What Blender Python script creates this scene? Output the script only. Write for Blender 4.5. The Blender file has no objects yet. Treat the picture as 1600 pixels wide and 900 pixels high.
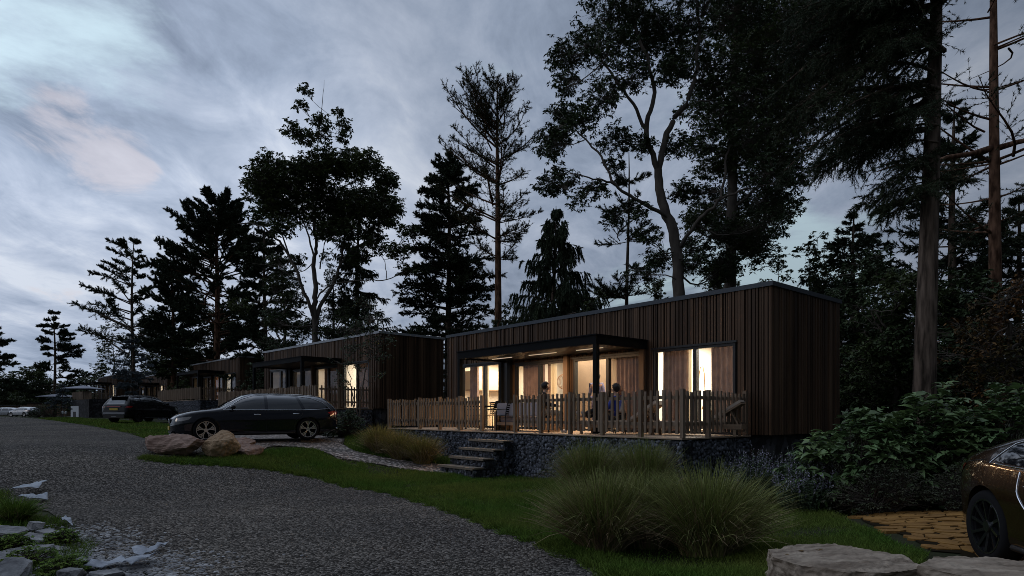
import bpy, bmesh, math, random
import numpy as np
from mathutils import Vector, Matrix
from mathutils.geometry import delaunay_2d_cdt
random.seed(7)
SC = bpy.context.scene
COL = SC.collection
R = math.radians
# ------------------------------------------------------------------ camera
F = 975.0; HY = 646.0; EYE = 1.7
cd = bpy.data.cameras.new('camera'); cam = bpy.data.objects.new('camera', cd); COL.objects.link(cam)
cd.sensor_width = 36.0; cd.lens = 36.0*F/1600.0; cd.shift_y = (HY-450)/1600.0
cd.clip_start = 0.05; cd.clip_end = 2000
cam.location = (0, 0, EYE); cam.rotation_euler = (R(90), 0, 0)
SC.camera = cam
# ------------------------------------------------------------------ world: dusk sky with cloud layers
W = bpy.data.worlds.new('World'); SC.world = W; W.use_nodes = True
nt = W.node_tree; nt.nodes.clear()
def N(t, **k):
    n = nt.nodes.new(t)
    for a, b in k.items(): setattr(n, a, b)
    return n
def L(a, b): nt.links.new(a, b)
def mathn(op, a, b=None, c=None, clamp=False):
    n = N('ShaderNodeMath', operation=op, use_clamp=clamp)
    for i, v in enumerate((a, b, c)):
        if v is None: continue
        if isinstance(v, (int, float)): n.inputs[i].default_value = v
        else: L(v, n.inputs[i])
    return n.outputs[0]
def ramp(src, pts, interp='EASE'):
    n = N('ShaderNodeValToRGB'); cr = n.color_ramp; cr.interpolation = interp
    while len(cr.elements) < len(pts): cr.elements.new(0.5)
    for e, (p, c) in zip(cr.elements, pts):
        e.position = p; e.color = (c, c, c, 1) if isinstance(c, (int, float)) else (*c, 1)
    if src is not None: L(src, n.inputs[0])
    return n.outputs[0]
def mixc(f, a, b, mode='MIX'):
    n = N('ShaderNodeMix', data_type='RGBA', blend_type=mode)
    for i, v in ((0, f), (6, a), (7, b)):
        if isinstance(v, (int, float)): n.inputs[i].default_value = v
        elif isinstance(v, tuple): n.inputs[i].default_value = (*v, 1)
        else: L(v, n.inputs[i])
    return n.outputs[2]
SUN_EL, SUN_AZ = 7.0, 292.0        # azimuth clockwise from +Y; the sun is low to the left
tc = N('ShaderNodeTexCoord'); sep = N('ShaderNodeSeparateXYZ'); L(tc.outputs['Generated'], sep.inputs[0])
X, Y, Z = sep.outputs
sky = N('ShaderNodeTexSky', sky_type='NISHITA'); sky.sun_disc = False
sky.sun_elevation = R(SUN_EL); sky.sun_rotation = R(SUN_AZ); sky.air_density = 1.0; sky.dust_density = 0.6; sky.ozone_density = 2.0
skyc = mixc(1.0, sky.outputs[0], (1.12, 1.05, 1.05), 'MULTIPLY')
# coordinates on a cloud layer
zz = mathn('ADD', mathn('MAXIMUM', Z, 0.0), 0.16)
cx = mathn('DIVIDE', X, zz); cy = mathn('DIVIDE', Y, zz)
cmb = N('ShaderNodeCombineXYZ'); L(cx, cmb.inputs[0]); L(cy, cmb.inputs[1])
def noise(scale, detail, rough, loc=(0, 0, 0), rot=0, sc=(1, 1, 1), dist=0.0):
    mp = N('ShaderNodeMapping'); L(cmb.outputs[0], mp.inputs[0])
    mp.inputs['Location'].default_value = loc; mp.inputs['Rotation'].default_value = (0, 0, R(rot)); mp.inputs['Scale'].default_value = sc
    n = N('ShaderNodeTexNoise'); L(mp.outputs[0], n.inputs['Vector'])
    n.inputs['Scale'].default_value = scale; n.inputs['Detail'].default_value = detail; n.inputs['Roughness'].default_value = rough; n.inputs['Distortion'].default_value = dist
    return n.outputs[0]
n1 = noise(0.75, 10, 0.58, (3.1, 1.7, 0), 20, (1, 1, 1), 0.4)
n2 = noise(0.95, 12, 0.62, (0.4, 5.2, 0), -28, (1.5, .75, 1), 0.9)
n3 = noise(0.3, 4, 0.5, (7.4, 2.2, 0))
n1 = noise(0.80, 10, 0.60, (3.1, 1.7, 0), 20, (1, 1, 1), 0.4)
n2 = noise(0.85, 12, 0.60, (0.4, 5.2, 0), -28, (1.2, .9, 1), 0.6)
n3 = noise(0.33, 4, 0.5, (7.4, 2.2, 0))
n4 = noise(3.2, 10, 0.62, (1.4, 8.2, 0), -20, (1.3, .8, 1), 0.5)
def toward(px, py, inner, outer):
    """1 near a direction of the sky, 0 away from it"""
    v = Vector(((px-800)/F, 1.0, (HY-py)/F)).normalized(); d = N('ShaderNodeVectorMath', operation='DOT_PRODUCT'); L(tc.outputs['Generated'], d.inputs[0]); d.inputs[1].default_value = v
    m = N('ShaderNodeMapRange', interpolation_type='SMOOTHSTEP'); L(d.outputs['Value'], m.inputs[0]); m.inputs[1].default_value = math.cos(R(outer)); m.inputs[2].default_value = math.cos(R(inner)); return m.outputs[0]
clear = mathn('MAXIMUM', toward(50, 130, 2, 15), mathn('MULTIPLY', toward(-120, 590, 2, 18), 0.30))
clear = mathn('MAXIMUM', clear, mathn('MULTIPLY', toward(1260, 400, 2, 10), 0.45))
cov = mathn('SUBTRACT', mathn('ADD', mathn('MULTIPLY', n1, 1.5), mathn('MULTIPLY', toward(140, 460, 3, 16), 0.22)), mathn('MULTIPLY', clear, 0.34))
mask = ramp(cov, [(0.40, 0.0), (0.60, 1.0)])
shade = mathn('ADD', mathn('ADD', mathn('MULTIPLY', n2, 0.44), mathn('MULTIPLY', n3, 0.22)), mathn('MULTIPLY', n4, 0.34))
shade = mathn('SUBTRACT', shade, mathn('MULTIPLY', toward(850, 20, 3, 22), 0.035))
ccol = ramp(shade, [(0.39, (0.185, 0.230, 0.315)), (0.46, (0.285, 0.345, 0.455)), (0.53, (0.400, 0.460, 0.575)), (0.61, (0.56, 0.61, 0.70))], 'LINEAR')
pk = mathn('MAXIMUM', mathn('MAXIMUM', toward(85, 200, .5, 5), toward(165, 262, .5, 5.5)), mathn('MULTIPLY', toward(20, 470, 1, 12), 0.6))
pink = ramp(mathn('ADD', mathn('ADD', mathn('MULTIPLY', n4, 0.9), mathn('MULTIPLY', n1, 0.9)), mathn('MULTIPLY', mathn('SUBTRACT', pk, 1.0), 0.45)), [(0.84, 0.0), (1.25, 0.38)])
ccol = mixc(pink, ccol, (0.58, 0.50, 0.50)); mask = mathn('MAXIMUM', mask, mathn('MULTIPLY', pink, .8))
# the west (left) is bright, the opposite side sinks into dusk
west = mathn('ADD', mathn('MULTIPLY', X, -0.80), mathn('MULTIPLY', Y, 0.60))
gain = ramp(mathn('MULTIPLY_ADD', west, 0.5, 0.5), [(0.0, 0.13), (0.30, 0.30), (0.48, 0.60), (0.60, 0.84), (0.80, 0.92), (0.90, 1.22), (1.0, 1.40)])
low = ramp(Z, [(0.0, 0.78), (0.14, 0.82), (0.32, 0.98), (0.56, 1.0), (0.74, 2.0), (1.0, 2.35)])  # zenith above the frame raised as added fill for the ground
skyv = mixc(1.0, skyc, (0.17, 0.17, 0.17), 'MULTIPLY')     # Nishita at dusk, scaled for the exposure
pale = mixc(0.80, skyv, (0.54, 0.68, 0.75))
allc = mixc(mask, pale, ccol)
allc = mixc(1.0, allc, gain, 'MULTIPLY')
allc = mixc(1.0, allc, low, 'MULTIPLY')
bg = N('ShaderNodeBackground'); L(allc, bg.inputs[0]); bg.inputs[1].default_value = 1.05
wo = N('ShaderNodeOutputWorld'); L(bg.outputs[0], wo.inputs[0])
# ------------------------------------------------------------------ sun (under cloud, nearly gone)
sd = bpy.data.lights.new('sun', 'SUN'); sd.energy = 0.10; sd.angle = R(14); sd.color = (1.0, 0.86, 0.74)
so = bpy.data.objects.new('sun', sd); COL.objects.link(so)
az = R(SUN_AZ-60); el = R(16)       # light filters from the left, a little behind the camera
dirv = Vector((math.sin(R(SUN_AZ-42))*math.cos(el), math.cos(R(SUN_AZ-42))*math.cos(el), math.sin(el)))
so.rotation_euler = dirv.to_track_quat('Z', 'Y').to_euler()
SC.view_settings.view_transform = 'Standard'; SC.view_settings.look = 'None'
SC.view_settings.exposure = 0.0; SC.view_settings.gamma = 1.0; SC.view_settings.use_curve_mapping = False
SC.render.engine = 'CYCLES'
SC.cycles.use_denoising = True; SC.cycles.denoising_prefilter = 'NONE'; SC.cycles.filter_width = 0.9
try: SC.cycles.denoiser = 'OPENIMAGEDENOISE'
except Exception: pass
SC.cycles.max_bounces = 6; SC.cycles.diffuse_bounces = 3; SC.cycles.glossy_bounces = 3; SC.cycles.transmission_bounces = 4
SC.cycles.transparent_max_bounces = 12; SC.cycles.caustics_reflective = False; SC.cycles.caustics_refractive = False
SC.cycles.sample_clamp_indirect = 1.5
# ------------------------------------------------------------------ materials
def mat(name, col, rough=0.7, metal=0.0, col2=None, nscale=3.0, detail=4, bump=0.0, bscale=None, stretch=(1, 1, 1), island=0.0, coords='Object', spec=0.4, coat=0.0, emit=None, voro=None, fac=(0.35, 0.65), trans=0.0):
    m = bpy.data.materials.new(name); m.use_nodes = True
    t = m.node_tree; b = t.nodes['Principled BSDF']
    b.inputs['Roughness'].default_value = rough; b.inputs['Metallic'].default_value = metal
    b.inputs['Specular IOR Level'].default_value = spec; b.inputs['Coat Weight'].default_value = coat; b.inputs['Coat Roughness'].default_value = 0.03
    b.inputs['Base Color'].default_value = (*col, 1)
    def nn(tp, **k):
        n = t.nodes.new(tp)
        for a, v in k.items(): setattr(n, a, v)
        return n
    tcn = nn('ShaderNodeTexCoord'); mp = nn('ShaderNodeMapping'); mp.inputs['Scale'].default_value = stretch
    t.links.new(tcn.outputs[coords], mp.inputs[0])
    out = None
    if col2 is not None:
        no = nn('ShaderNodeTexNoise'); no.inputs['Scale'].default_value = nscale; no.inputs['Detail'].default_value = detail
        t.links.new(mp.outputs[0], no.inputs['Vector'])
        rp = nn('ShaderNodeValToRGB'); rp.color_ramp.elements[0].position = fac[0]; rp.color_ramp.elements[1].position = fac[1]
        rp.color_ramp.elements[0].color = (*col, 1); rp.color_ramp.elements[1].color = (*col2, 1)
        t.links.new(no.outputs[0], rp.inputs[0]); out = rp.outputs[0]
    if voro:
        vs, amt = voro
        vo = nn('ShaderNodeTexVoronoi'); vo.inputs['Scale'].default_value = vs; t.links.new(mp.outputs[0], vo.inputs['Vector'])
        hs = nn('ShaderNodeSeparateColor'); t.links.new(vo.outputs['Color'], hs.inputs[0])
        mr = nn('ShaderNodeMapRange'); mr.inputs[3].default_value = 1-amt; mr.inputs[4].default_value = 1+amt*2.4
        pw = nn('ShaderNodeMath', operation='POWER'); pw.inputs[1].default_value = 2.6; t.links.new(hs.outputs[0], pw.inputs[0]); t.links.new(pw.outputs[0], mr.inputs[0])
        mx = nn('ShaderNodeMix', data_type='RGBA', blend_type='MULTIPLY'); mx.inputs[0].default_value = 1
        if out: t.links.new(out, mx.inputs[6])
        else: mx.inputs[6].default_value = (*col, 1)
        t.links.new(mr.outputs[0], mx.inputs[7]); out = mx.outputs[2]
    if island > 0:
        ge = nn('ShaderNodeNewGeometry'); mr = nn('ShaderNodeMapRange'); mr.inputs[3].default_value = 1-island; mr.inputs[4].default_value = 1+island
        t.links.new(ge.outputs['Random Per Island'], mr.inputs[0])
        mx = nn('ShaderNodeMix', data_type='RGBA', blend_type='MULTIPLY'); mx.inputs[0].default_value = 1
        if out: t.links.new(out, mx.inputs[6])
        else: mx.inputs[6].default_value = (*col, 1)
        t.links.new(mr.outputs[0], mx.inputs[7]); out = mx.outputs[2]
    if out: t.links.new(out, b.inputs['Base Color'])
    if bump > 0:
        bs = bscale or nscale*4
        if voro:
            no = nn('ShaderNodeTexVoronoi'); no.inputs['Scale'].default_value = voro[0]; so_ = no.outputs['Distance']
        else:
            no = nn('ShaderNodeTexNoise'); no.inputs['Scale'].default_value = bs; no.inputs['Detail'].default_value = 5; so_ = no.outputs[0]
        t.links.new(mp.outputs[0], no.inputs['Vector'])
        bu = nn('ShaderNodeBump'); bu.inputs['Strength'].default_value = min(1, bump); bu.inputs['Distance'].default_value = 0.02 if not voro else 0.03
        if voro: bu.invert = True
        t.links.new(so_, bu.inputs['Height']); t.links.new(bu.outputs[0], b.inputs['Normal'])
    if emit:
        b.inputs['Emission Color'].default_value = (*emit[0], 1); b.inputs['Emission Strength'].default_value = emit[1]
    if trans > 0:
        tl = nn('ShaderNodeBsdfTranslucent'); ms = nn('ShaderNodeMixShader'); ms.inputs[0].default_value = trans
        if out: t.links.new(out, tl.inputs[0])
        else: tl.inputs[0].default_value = (*col, 1)
        t.links.new(b.outputs[0], ms.inputs[1]); t.links.new(tl.outputs[0], ms.inputs[2])
        t.links.new(ms.outputs[0], t.nodes['Material Output'].inputs[0])
    return m
def glass_mat(name, tint=(1, 1, 1), refl=1.0):
    m = bpy.data.materials.new(name); m.use_nodes = True; t = m.node_tree
    t.nodes.remove(t.nodes['Principled BSDF'])
    tr = t.nodes.new('ShaderNodeBsdfTransparent'); tr.inputs[0].default_value = (*tint, 1)
    gl = t.nodes.new('ShaderNodeBsdfGlossy'); gl.inputs['Roughness'].default_value = 0.02
    lw_ = t.nodes.new('ShaderNodeLayerWeight'); pw = t.nodes.new('ShaderNodeMath'); pw.operation = 'POWER'; pw.inputs[1].default_value = 5; t.links.new(lw_.outputs['Facing'], pw.inputs[0])
    fr = t.nodes.new('ShaderNodeMath'); fr.operation = 'MULTIPLY_ADD'; fr.inputs[1].default_value = 0.6; fr.inputs[2].default_value = 0.012; t.links.new(pw.outputs[0], fr.inputs[0])
    ms = t.nodes.new('ShaderNodeMixShader')
    t.links.new(fr.outputs[0], ms.inputs[0]); t.links.new(tr.outputs[0], ms.inputs[1]); t.links.new(gl.outputs[0], ms.inputs[2])
    t.links.new(ms.outputs[0], t.nodes['Material Output'].inputs[0])
    return m
M = dict(
 ground=mat('soil_and_turf', (.020, .026, .010), .95, col2=(.034, .034, .018), nscale=1.3, bump=.6, bscale=14, spec=.1),
 grass=mat('grass_blade', (.078, .155, .024), .8, col2=(.140, .175, .036), nscale=.5, island=.6, spec=.12, trans=.2),
 road=mat('road_chippings', (.080, .074, .068), .95, col2=(.130, .116, .100), nscale=.35, detail=8, voro=(40, .72), bump=1.0, spec=.06),
 gravel=mat('path_chippings', (.17, .15, .135), .9, col2=(.24, .20, .175), nscale=1.2, voro=(17, .6), bump=1.0, spec=.2),
 clad=mat('stained_cladding', (.052, .029, .016), .62, col2=(.112, .066, .038), nscale=2.0, stretch=(1, 1, .12), island=.38, bump=.25, bscale=30, spec=.22),
 backing=mat('dark_backing', (.012, .010, .009), .9, spec=.1),
 darkmetal=mat('dark_aluminium', (.007, .008, .009), .7, spec=.08),
 trim=mat('zinc_roof_edge', (.34, .36, .38), .6, .2, col2=(.26, .28, .30), nscale=2),
 darkstone=mat('dark_rubble', (.030, .030, .033), .9, voro=(5, .6), bump=.8),
 core=mat('gabion_core', (.045, .048, .056), .95, voro=(14, .6), bump=.6, spec=.1),
 trimdark=mat('dark_roof_edge', (.040, .050, .062), .5, .3),
 roofing=mat('bitumen_roof', (.03, .03, .032), .9),
 oak=mat('oak_boards', (.21, .135, .082), .6, col2=(.30, .20, .125), nscale=3, stretch=(.3, 4, 4), island=.2),
 deck=mat('deck_boards', (.29, .21, .145), .55, col2=(.38, .28, .195), nscale=3, stretch=(.3, 5, 5), island=.2),
 pale=mat('weathered_oak_pale', (.150, .108, .074), .75, col2=(.215, .160, .115), nscale=2, stretch=(3, 3, .4), island=.3, bump=.2, bscale=20, spec=.2),
 stair=mat('stair_timber', (.135, .108, .078), .7, col2=(.19, .15, .11), nscale=3, stretch=(.4, 4, 4), island=.15),
 stone=mat('gabion_stone', (.105, .115, .140), .8, col2=(.17, .18, .21), nscale=4, island=.5, bump=.4, bscale=20),
 wire=mat('galvanised_wire', (.10, .105, .115), .5, .7),
 plaster=mat('cream_plaster', (.80, .75, .66), .85),
 white=mat('white_plaster', (.86, .84, .79), .85),
 iceil=mat('ceiling_board', (.80, .76, .68), .85),
 ifloor=mat('laminate_floor', (.33, .22, .14), .45),
 wardrobe=mat('beige_cabinet', (.20, .145, .10), .6, col2=(.24, .175, .12), nscale=2),
 cupboard=mat('cream_cupboard', (.74, .60, .43), .5),
 curtain=mat('brown_curtain', (.20, .135, .11), .9, col2=(.28, .19, .155), nscale=5, trans=.07),
 sheer=mat('cream_sheer', (.80, .70, .52), .9, trans=.4),
 fabric=mat('grey_cushion', (.30, .28, .30), .95), beige=mat('sand_cushion', (.42, .34, .27), .95),
 frame=mat('black_frame', (.011, .012, .014), .45), glass=glass_mat('window_glass', (.96, .97, .97)),
 lampon=mat('warm_strip', (1, .9, .7), .5, emit=((1, .78, .52), .45)),
 rattan=mat('rattan', (.24, .13, .06), .7), brass=mat('brass_stem', (.22, .13, .055), .4, .5),
 bark=mat('pine_bark', (.030, .023, .018), .95, col2=(.18, .135, .105), nscale=9, stretch=(1, 1, .16), bump=1.0, bscale=16, spec=.1),
 redbark=mat('red_pine_bark', (.050, .026, .016), .95, col2=(.20, .11, .07), nscale=9, stretch=(1, 1, .3), bump=1.0, bscale=14, spec=.1),
 greybark=mat('grey_bark', (.085, .072, .062), .95, col2=(.14, .12, .10), nscale=4, stretch=(1, 1, .4), bump=.6, bscale=18, spec=.1),
 leafdark=mat('evergreen_leaf', (.040, .066, .030), .6, col2=(.066, .094, .040), nscale=.4, island=.4, spec=.25),
 leafmid=mat('broad_leaf', (.040, .064, .022), .6, col2=(.080, .100, .034), nscale=.35, island=.4, spec=.25, trans=.15),
 leafrust=mat('autumn_leaf', (.070, .060, .020), .7, col2=(.16, .070, .022), nscale=.5, island=.5, spec=.2),
 needle=mat('dark_needle', (.028, .044, .026), .75, col2=(.050, .064, .032), nscale=.35, island=.35, spec=.15),
 needleblue=mat('frosty_needle', (.085, .108, .120), .7, col2=(.14, .165, .185), nscale=.6, island=.4, spec=.2),
 needlebrown=mat('olive_needle', (.034, .042, .018), .75, col2=(.058, .058, .026), nscale=.5, island=.4, spec=.15),
 shrubleaf=mat('shrub_leaf', (.085, .145, .055), .45, col2=(.165, .235, .09), nscale=1.0, island=.4, spec=.4, trans=.12),
 ivyleaf=mat('creeper_leaf', (.034, .042, .020), .6, col2=(.06, .06, .03), nscale=2, island=.5, spec=.3),
 ograss=mat('ornamental_grass', (.14, .175, .045), .7, col2=(.27, .27, .10), nscale=1.2, island=.5, spec=.2, trans=.15),
 ograsstan=mat('dry_grass', (.20, .13, .07), .8, col2=(.36, .28, .17), nscale=2, island=.5, spec=.2, trans=.1),
 ograssyel=mat('yellow_grass', (.20, .19, .05), .75, col2=(.29, .22, .08), nscale=1.4, island=.45, spec=.2, trans=.15),
 flower=mat('lilac_flower', (.34, .31, .42), .8, island=.4), herb=mat('herb_stem', (.065, .095, .050), .8, island=.4),
 rock=mat('sandstone', (.20, .125, .095), .85, col2=(.30, .205, .16), nscale=1.6, detail=9, bump=.9, bscale=7),
 rockyel=mat('golden_sandstone', (.26, .165, .088), .85, col2=(.34, .235, .14), nscale=1.6, detail=8, bump=.8, bscale=7),
 slab=mat('lichen_slab', (.15, .112, .080), .9, col2=(.34, .275, .21), nscale=2.2, detail=14, bump=1.0, bscale=5, stretch=(.8, 3.2, 4)),
 slate=mat('slate_rubble', (.13, .13, .135), .85, col2=(.33, .33, .33), nscale=5, detail=8, island=.3, bump=.7, bscale=14),
 plastic=mat('plastic_sheet', (.50, .54, .60), .35, trans=.35, col2=(.36, .40, .46), nscale=6, bump=.5, bscale=9),
 flag=mat('ochre_flagstone', (.17, .078, .012), .85, col2=(.27, .135, .028), nscale=4, detail=8, island=.25, bump=.5, bscale=14),
 joint=mat('dark_joint', (.020, .015, .009), 1.0, spec=.02),
 carblack=mat('navy_car_paint', (.004, .005, .010), .10, 0, coat=.6, spec=.5),
 carplum=mat('black_car_paint', (.006, .006, .008), .25, 0, coat=.2, spec=.2),
 carbrown=mat('bronze_car_paint', (.050, .026, .012), .22, .6, coat=1.0, spec=.5),
 carwhite=mat('silver_car_paint', (.55, .56, .58), .3, .3, coat=.6),
 carglass=mat('tinted_glass', (.010, .011, .013), .03, spec=.9, coat=1.0),
 chrome=mat('chrome', (.75, .77, .80), .12, 1.0), alloy=mat('alloy_rim', (.74, .70, .66), .25, .9), blackrim=mat('black_rim', (.02, .021, .023), .25, .4, coat=.6),
 tyre=mat('tyre_rubber', (.012, .012, .013), .95, spec=.1), postwood=mat('post_timber', (.10, .062, .038), .7, col2=(.14, .09, .055), nscale=3, stretch=(4, 4, .4)), plastictrim=mat('black_plastic', (.012, .012, .013), .6),
 redlamp=mat('red_lens', (.30, .010, .012), .15, coat=1.0), lens=mat('clear_lens', (.30, .29, .28), .08, .5, coat=1.0), orange=mat('amber_lens', (.45, .20, .05), .2, coat=.8),
 plate=mat('yellow_plate', (.50, .36, .05), .5), silverpart=mat('satin_bumper', (.20, .21, .23), .35, .6),
 skin=mat('skin', (.42, .25, .17), .55), hairdark=mat('dark_hair', (.012, .009, .008), .6), hairred=mat('auburn_hair', (.20, .075, .035), .6),
 jacket=mat('black_jacket', (.010, .011, .014), .85), shirtwhite=mat('white_shirt', (.62, .60, .57), .85), khaki=mat('khaki_trousers', (.34, .29, .22), .9),
 blue=mat('blue_jumper', (.020, .045, .30), .85), blacktr=mat('black_trousers', (.010, .010, .012), .9), lilac=mat('lilac_shirt', (.13, .13, .24), .85), shoe=mat('grey_shoe', (.20, .20, .22), .7),
 canvas=mat('grey_canvas', (.24, .25, .29), .9), panelwhite=mat('white_board', (.55, .58, .60), .7),
)
# ------------------------------------------------------------------ mesh helpers
def np_mesh(name, V, Fs, mats, midx=None, smooth=False):
    """V (n,3); Fs list of (m,k) index arrays."""
    V = np.asarray(V, dtype=np.float32).reshape(-1, 3)
    me = bpy.data.meshes.new(name)
    Fs = [np.asarray(f, dtype=np.int32) for f in Fs if len(f)]
    nl = sum(f.size for f in Fs); nf = sum(len(f) for f in Fs)
    me.vertices.add(len(V)); me.vertices.foreach_set('co', V.ravel())
    me.loops.add(nl); me.polygons.add(nf)
    me.loops.foreach_set('vertex_index', np.concatenate([f.ravel() for f in Fs]))
    tot = np.concatenate([np.full(len(f), f.shape[1], dtype=np.int32) for f in Fs])
    st = np.concatenate([[0], np.cumsum(tot)[:-1]]).astype(np.int32)
    me.polygons.foreach_set('loop_start', st)
    try: me.polygons.foreach_set('loop_total', tot)
    except Exception: pass
    for m in mats: me.materials.append(M[m] if isinstance(m, str) else m)
    if midx is not None: me.polygons.foreach_set('material_index', np.asarray(midx, dtype=np.int32))
    if smooth: me.polygons.foreach_set('use_smooth', np.ones(nf, dtype=bool))
    me.update(calc_edges=True); me.validate()
    return me
def link(name, me, parent=None, loc=None, rot=None):
    o = bpy.data.objects.new(name, me); COL.objects.link(o)
    if parent is not None: o.parent = parent
    if loc is not None: o.location = loc
    if rot is not None: o.rotation_euler = rot
    return o
def tag(o, label=None, cat=None, group=None, kind=None):
    if label: o['label'] = label
    if cat: o['category'] = cat
    if group: o['group'] = group
    if kind: o['kind'] = kind
    return o
def thing(name, label, cat, loc=(0, 0, 0), rz=0.0, group=None):
    o = bpy.data.objects.new(name, None); COL.objects.link(o); o.empty_display_size = .2
    o.location = loc; o.rotation_euler = (0, 0, rz)
    return tag(o, label, cat, group)
class MB:
    def __init__(s): s.v = []; s.f = []
    def add(s, vs, fs):
        b = len(s.v); s.v.extend([tuple(p) for p in vs]); s.f.extend([tuple(i+b for i in f) for f in fs]); return s
    def box(s, x0, x1, y0, y1, z0, z1):
        return s.add([(x0, y0, z0), (x1, y0, z0), (x1, y1, z0), (x0, y1, z0), (x0, y0, z1), (x1, y0, z1), (x1, y1, z1), (x0, y1, z1)],
                     [(0, 3, 2, 1), (4, 5, 6, 7), (0, 1, 5, 4), (1, 2, 6, 5), (2, 3, 7, 6), (3, 0, 4, 7)])
    def beam(s, p, q, w, h=None):
        p = Vector(p); q = Vector(q); h = h or w; d = (q-p).normalized()
        up = Vector((0, 0, 1)) if abs(d.z) < .9 else Vector((0, 1, 0))
        a = d.cross(up).normalized()*(w/2); b = a.cross(d).normalized()*(h/2)
        vs = [p-a-b, p+a-b, p+a+b, p-a+b, q-a-b, q+a-b, q+a+b, q-a+b]
        return s.add(vs, [(0, 1, 2, 3), (7, 6, 5, 4), (0, 4, 5, 1), (1, 5, 6, 2), (2, 6, 7, 3), (3, 7, 4, 0)])
    def tube(s, pts, r, n=6, closed=False):
        pts = [Vector(p) for p in pts]; K = len(pts); rs = r if isinstance(r, (list, tuple)) else [r]*K
        b = len(s.v); ref = None
        for i, p in enumerate(pts):
            if closed: d = (pts[(i+1) % K]-pts[i-1])
            else: d = (pts[min(i+1, K-1)]-pts[max(i-1, 0)])
            d.normalize()
            if ref is None: ref = Vector((0, 0, 1)) if abs(d.z) < .9 else Vector((1, 0, 0))
            a = d.cross(ref).normalized(); c = d.cross(a).normalized(); ref = -c if False else ref
            for j in range(n):
                t = 2*math.pi*j/n
                s.v.append(tuple(p+(a*math.cos(t)+c*math.sin(t))*rs[i]))
        for i in range(K if closed else K-1):
            for j in range(n):
                i2 = (i+1) % K
                s.f.append((b+i*n+j, b+i*n+(j+1) % n, b+i2*n+(j+1) % n, b+i2*n+j))
        if not closed:
            s.f.append(tuple(b+j for j in range(n))[::-1]); s.f.append(tuple(b+(K-1)*n+j for j in range(n)))
        return s
    def lathe(s, prof, n=32, axis='z', c=(0, 0, 0), closed=False):
        b = len(s.v); K = len(prof)
        for r, h in prof:
            for j in range(n):
                t = 2*math.pi*j/n; x, y = r*math.cos(t), r*math.sin(t)
                p = (x, y, h) if axis == 'z' else (x, h, y)
                s.v.append((p[0]+c[0], p[1]+c[1], p[2]+c[2]))
        for i in range(K if closed else K-1):
            i2 = (i+1) % K
            for j in range(n): s.f.append((b+i*n+j, b+i*n+(j+1) % n, b+i2*n+(j+1) % n, b+i2*n+j))
        return s
    def prism(s, poly, y0, y1):
        """poly (x,z) extruded in y"""
        n = len(poly); vs = [(x, y0, z) for x, z in poly]+[(x, y1, z) for x, z in poly]
        fs = [tuple(range(n)), tuple(range(2*n-1, n-1, -1))]+[(i, i+n, (i+1) % n+n, (i+1) % n) for i in range(n)]
        return s.add(vs, fs)
    def mesh(s, name, m, smooth=False, bevel=0):
        me = bpy.data.meshes.new(name); me.from_pydata(s.v, [], s.f)
        for k in (m if isinstance(m, (list, tuple)) else [m]): me.materials.append(M[k])
        bm = bmesh.new(); bm.from_mesh(me); bmesh.ops.recalc_face_normals(bm, faces=bm.faces)
        if bevel: bmesh.ops.bevel(bm, geom=bm.edges[:], offset=bevel, segments=2, affect='EDGES', clamp_overlap=True)
        bm.to_mesh(me); bm.free()
        if smooth: me.polygons.foreach_set('use_smooth', [True]*len(me.polygons))
        me.update(); return me
    def build(s, name, m, parent=None, smooth=False, bevel=0, loc=None, rot=None):
        return link(name, s.mesh(name, m, smooth, bevel), parent, loc, rot)
def copy_tree(o, parent=None):
    c = o.copy(); COL.objects.link(c)
    if parent is not None: c.parent = parent
    for ch in list(o.children): copy_tree(ch, c)
    return c
# ------------------------------------------------------------------ site frame and terrain
P0 = np.array([5.94, 14.3]); UA = np.array([-.647, .762]); VA = np.array([.762, .647])
def S(t): t = np.clip(t, 0, 1); return t*t*(3-2*t)
def hgt(x, y):
    x = np.asarray(x, float); y = np.asarray(y, float)
    u = (x-P0[0])*UA[0]+(y-P0[1])*UA[1]; v = (x-P0[0])*VA[0]+(y-P0[1])*VA[1]
    h = .85*S((u-5.5)/8)+.30*S((u-14)/30)+.22*S((-2-u)/3)*S((y-3)/2)
    h = h+.9*S((v-2.5)/14)+2.5*S((v-20)/120)
    # low bank of rubble at the lower left
    h = h+.16*np.exp(-(((x+6.9)/1.6)**2+((y-8.6)/2.3)**2))
    h = h+.018*np.sin(x*1.7+.4*y)*np.cos(y*1.3)
    return h
def H(x, y): return float(hgt(x, y))
def PX(px, py, Yd): return Vector(((px-800)/F*Yd, Yd, EYE-(py-HY)/F*Yd))
def hit(px, py):
    k = (px-800)/F; m = (py-HY)/F; y = 3.0
    while y < 260:
        if EYE-m*y <= H(k*y, y):
            a, b = y-.25, y
            for _ in range(20):
                c = (a+b)/2
                if EYE-m*c <= H(k*c, c): b = c
                else: a = c
            return np.array([k*b, b])
        y += .25 if y < 60 else 1
    return np.array([k*y, y])
def smooth_line(P, it=2):
    for _ in range(it):
        Q = [P[0]]
        for i in range(len(P)-1): Q += [P[i]*.75+P[i+1]*.25, P[i]*.25+P[i+1]*.75]
        P = Q+[P[-1]]
    return P
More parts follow.
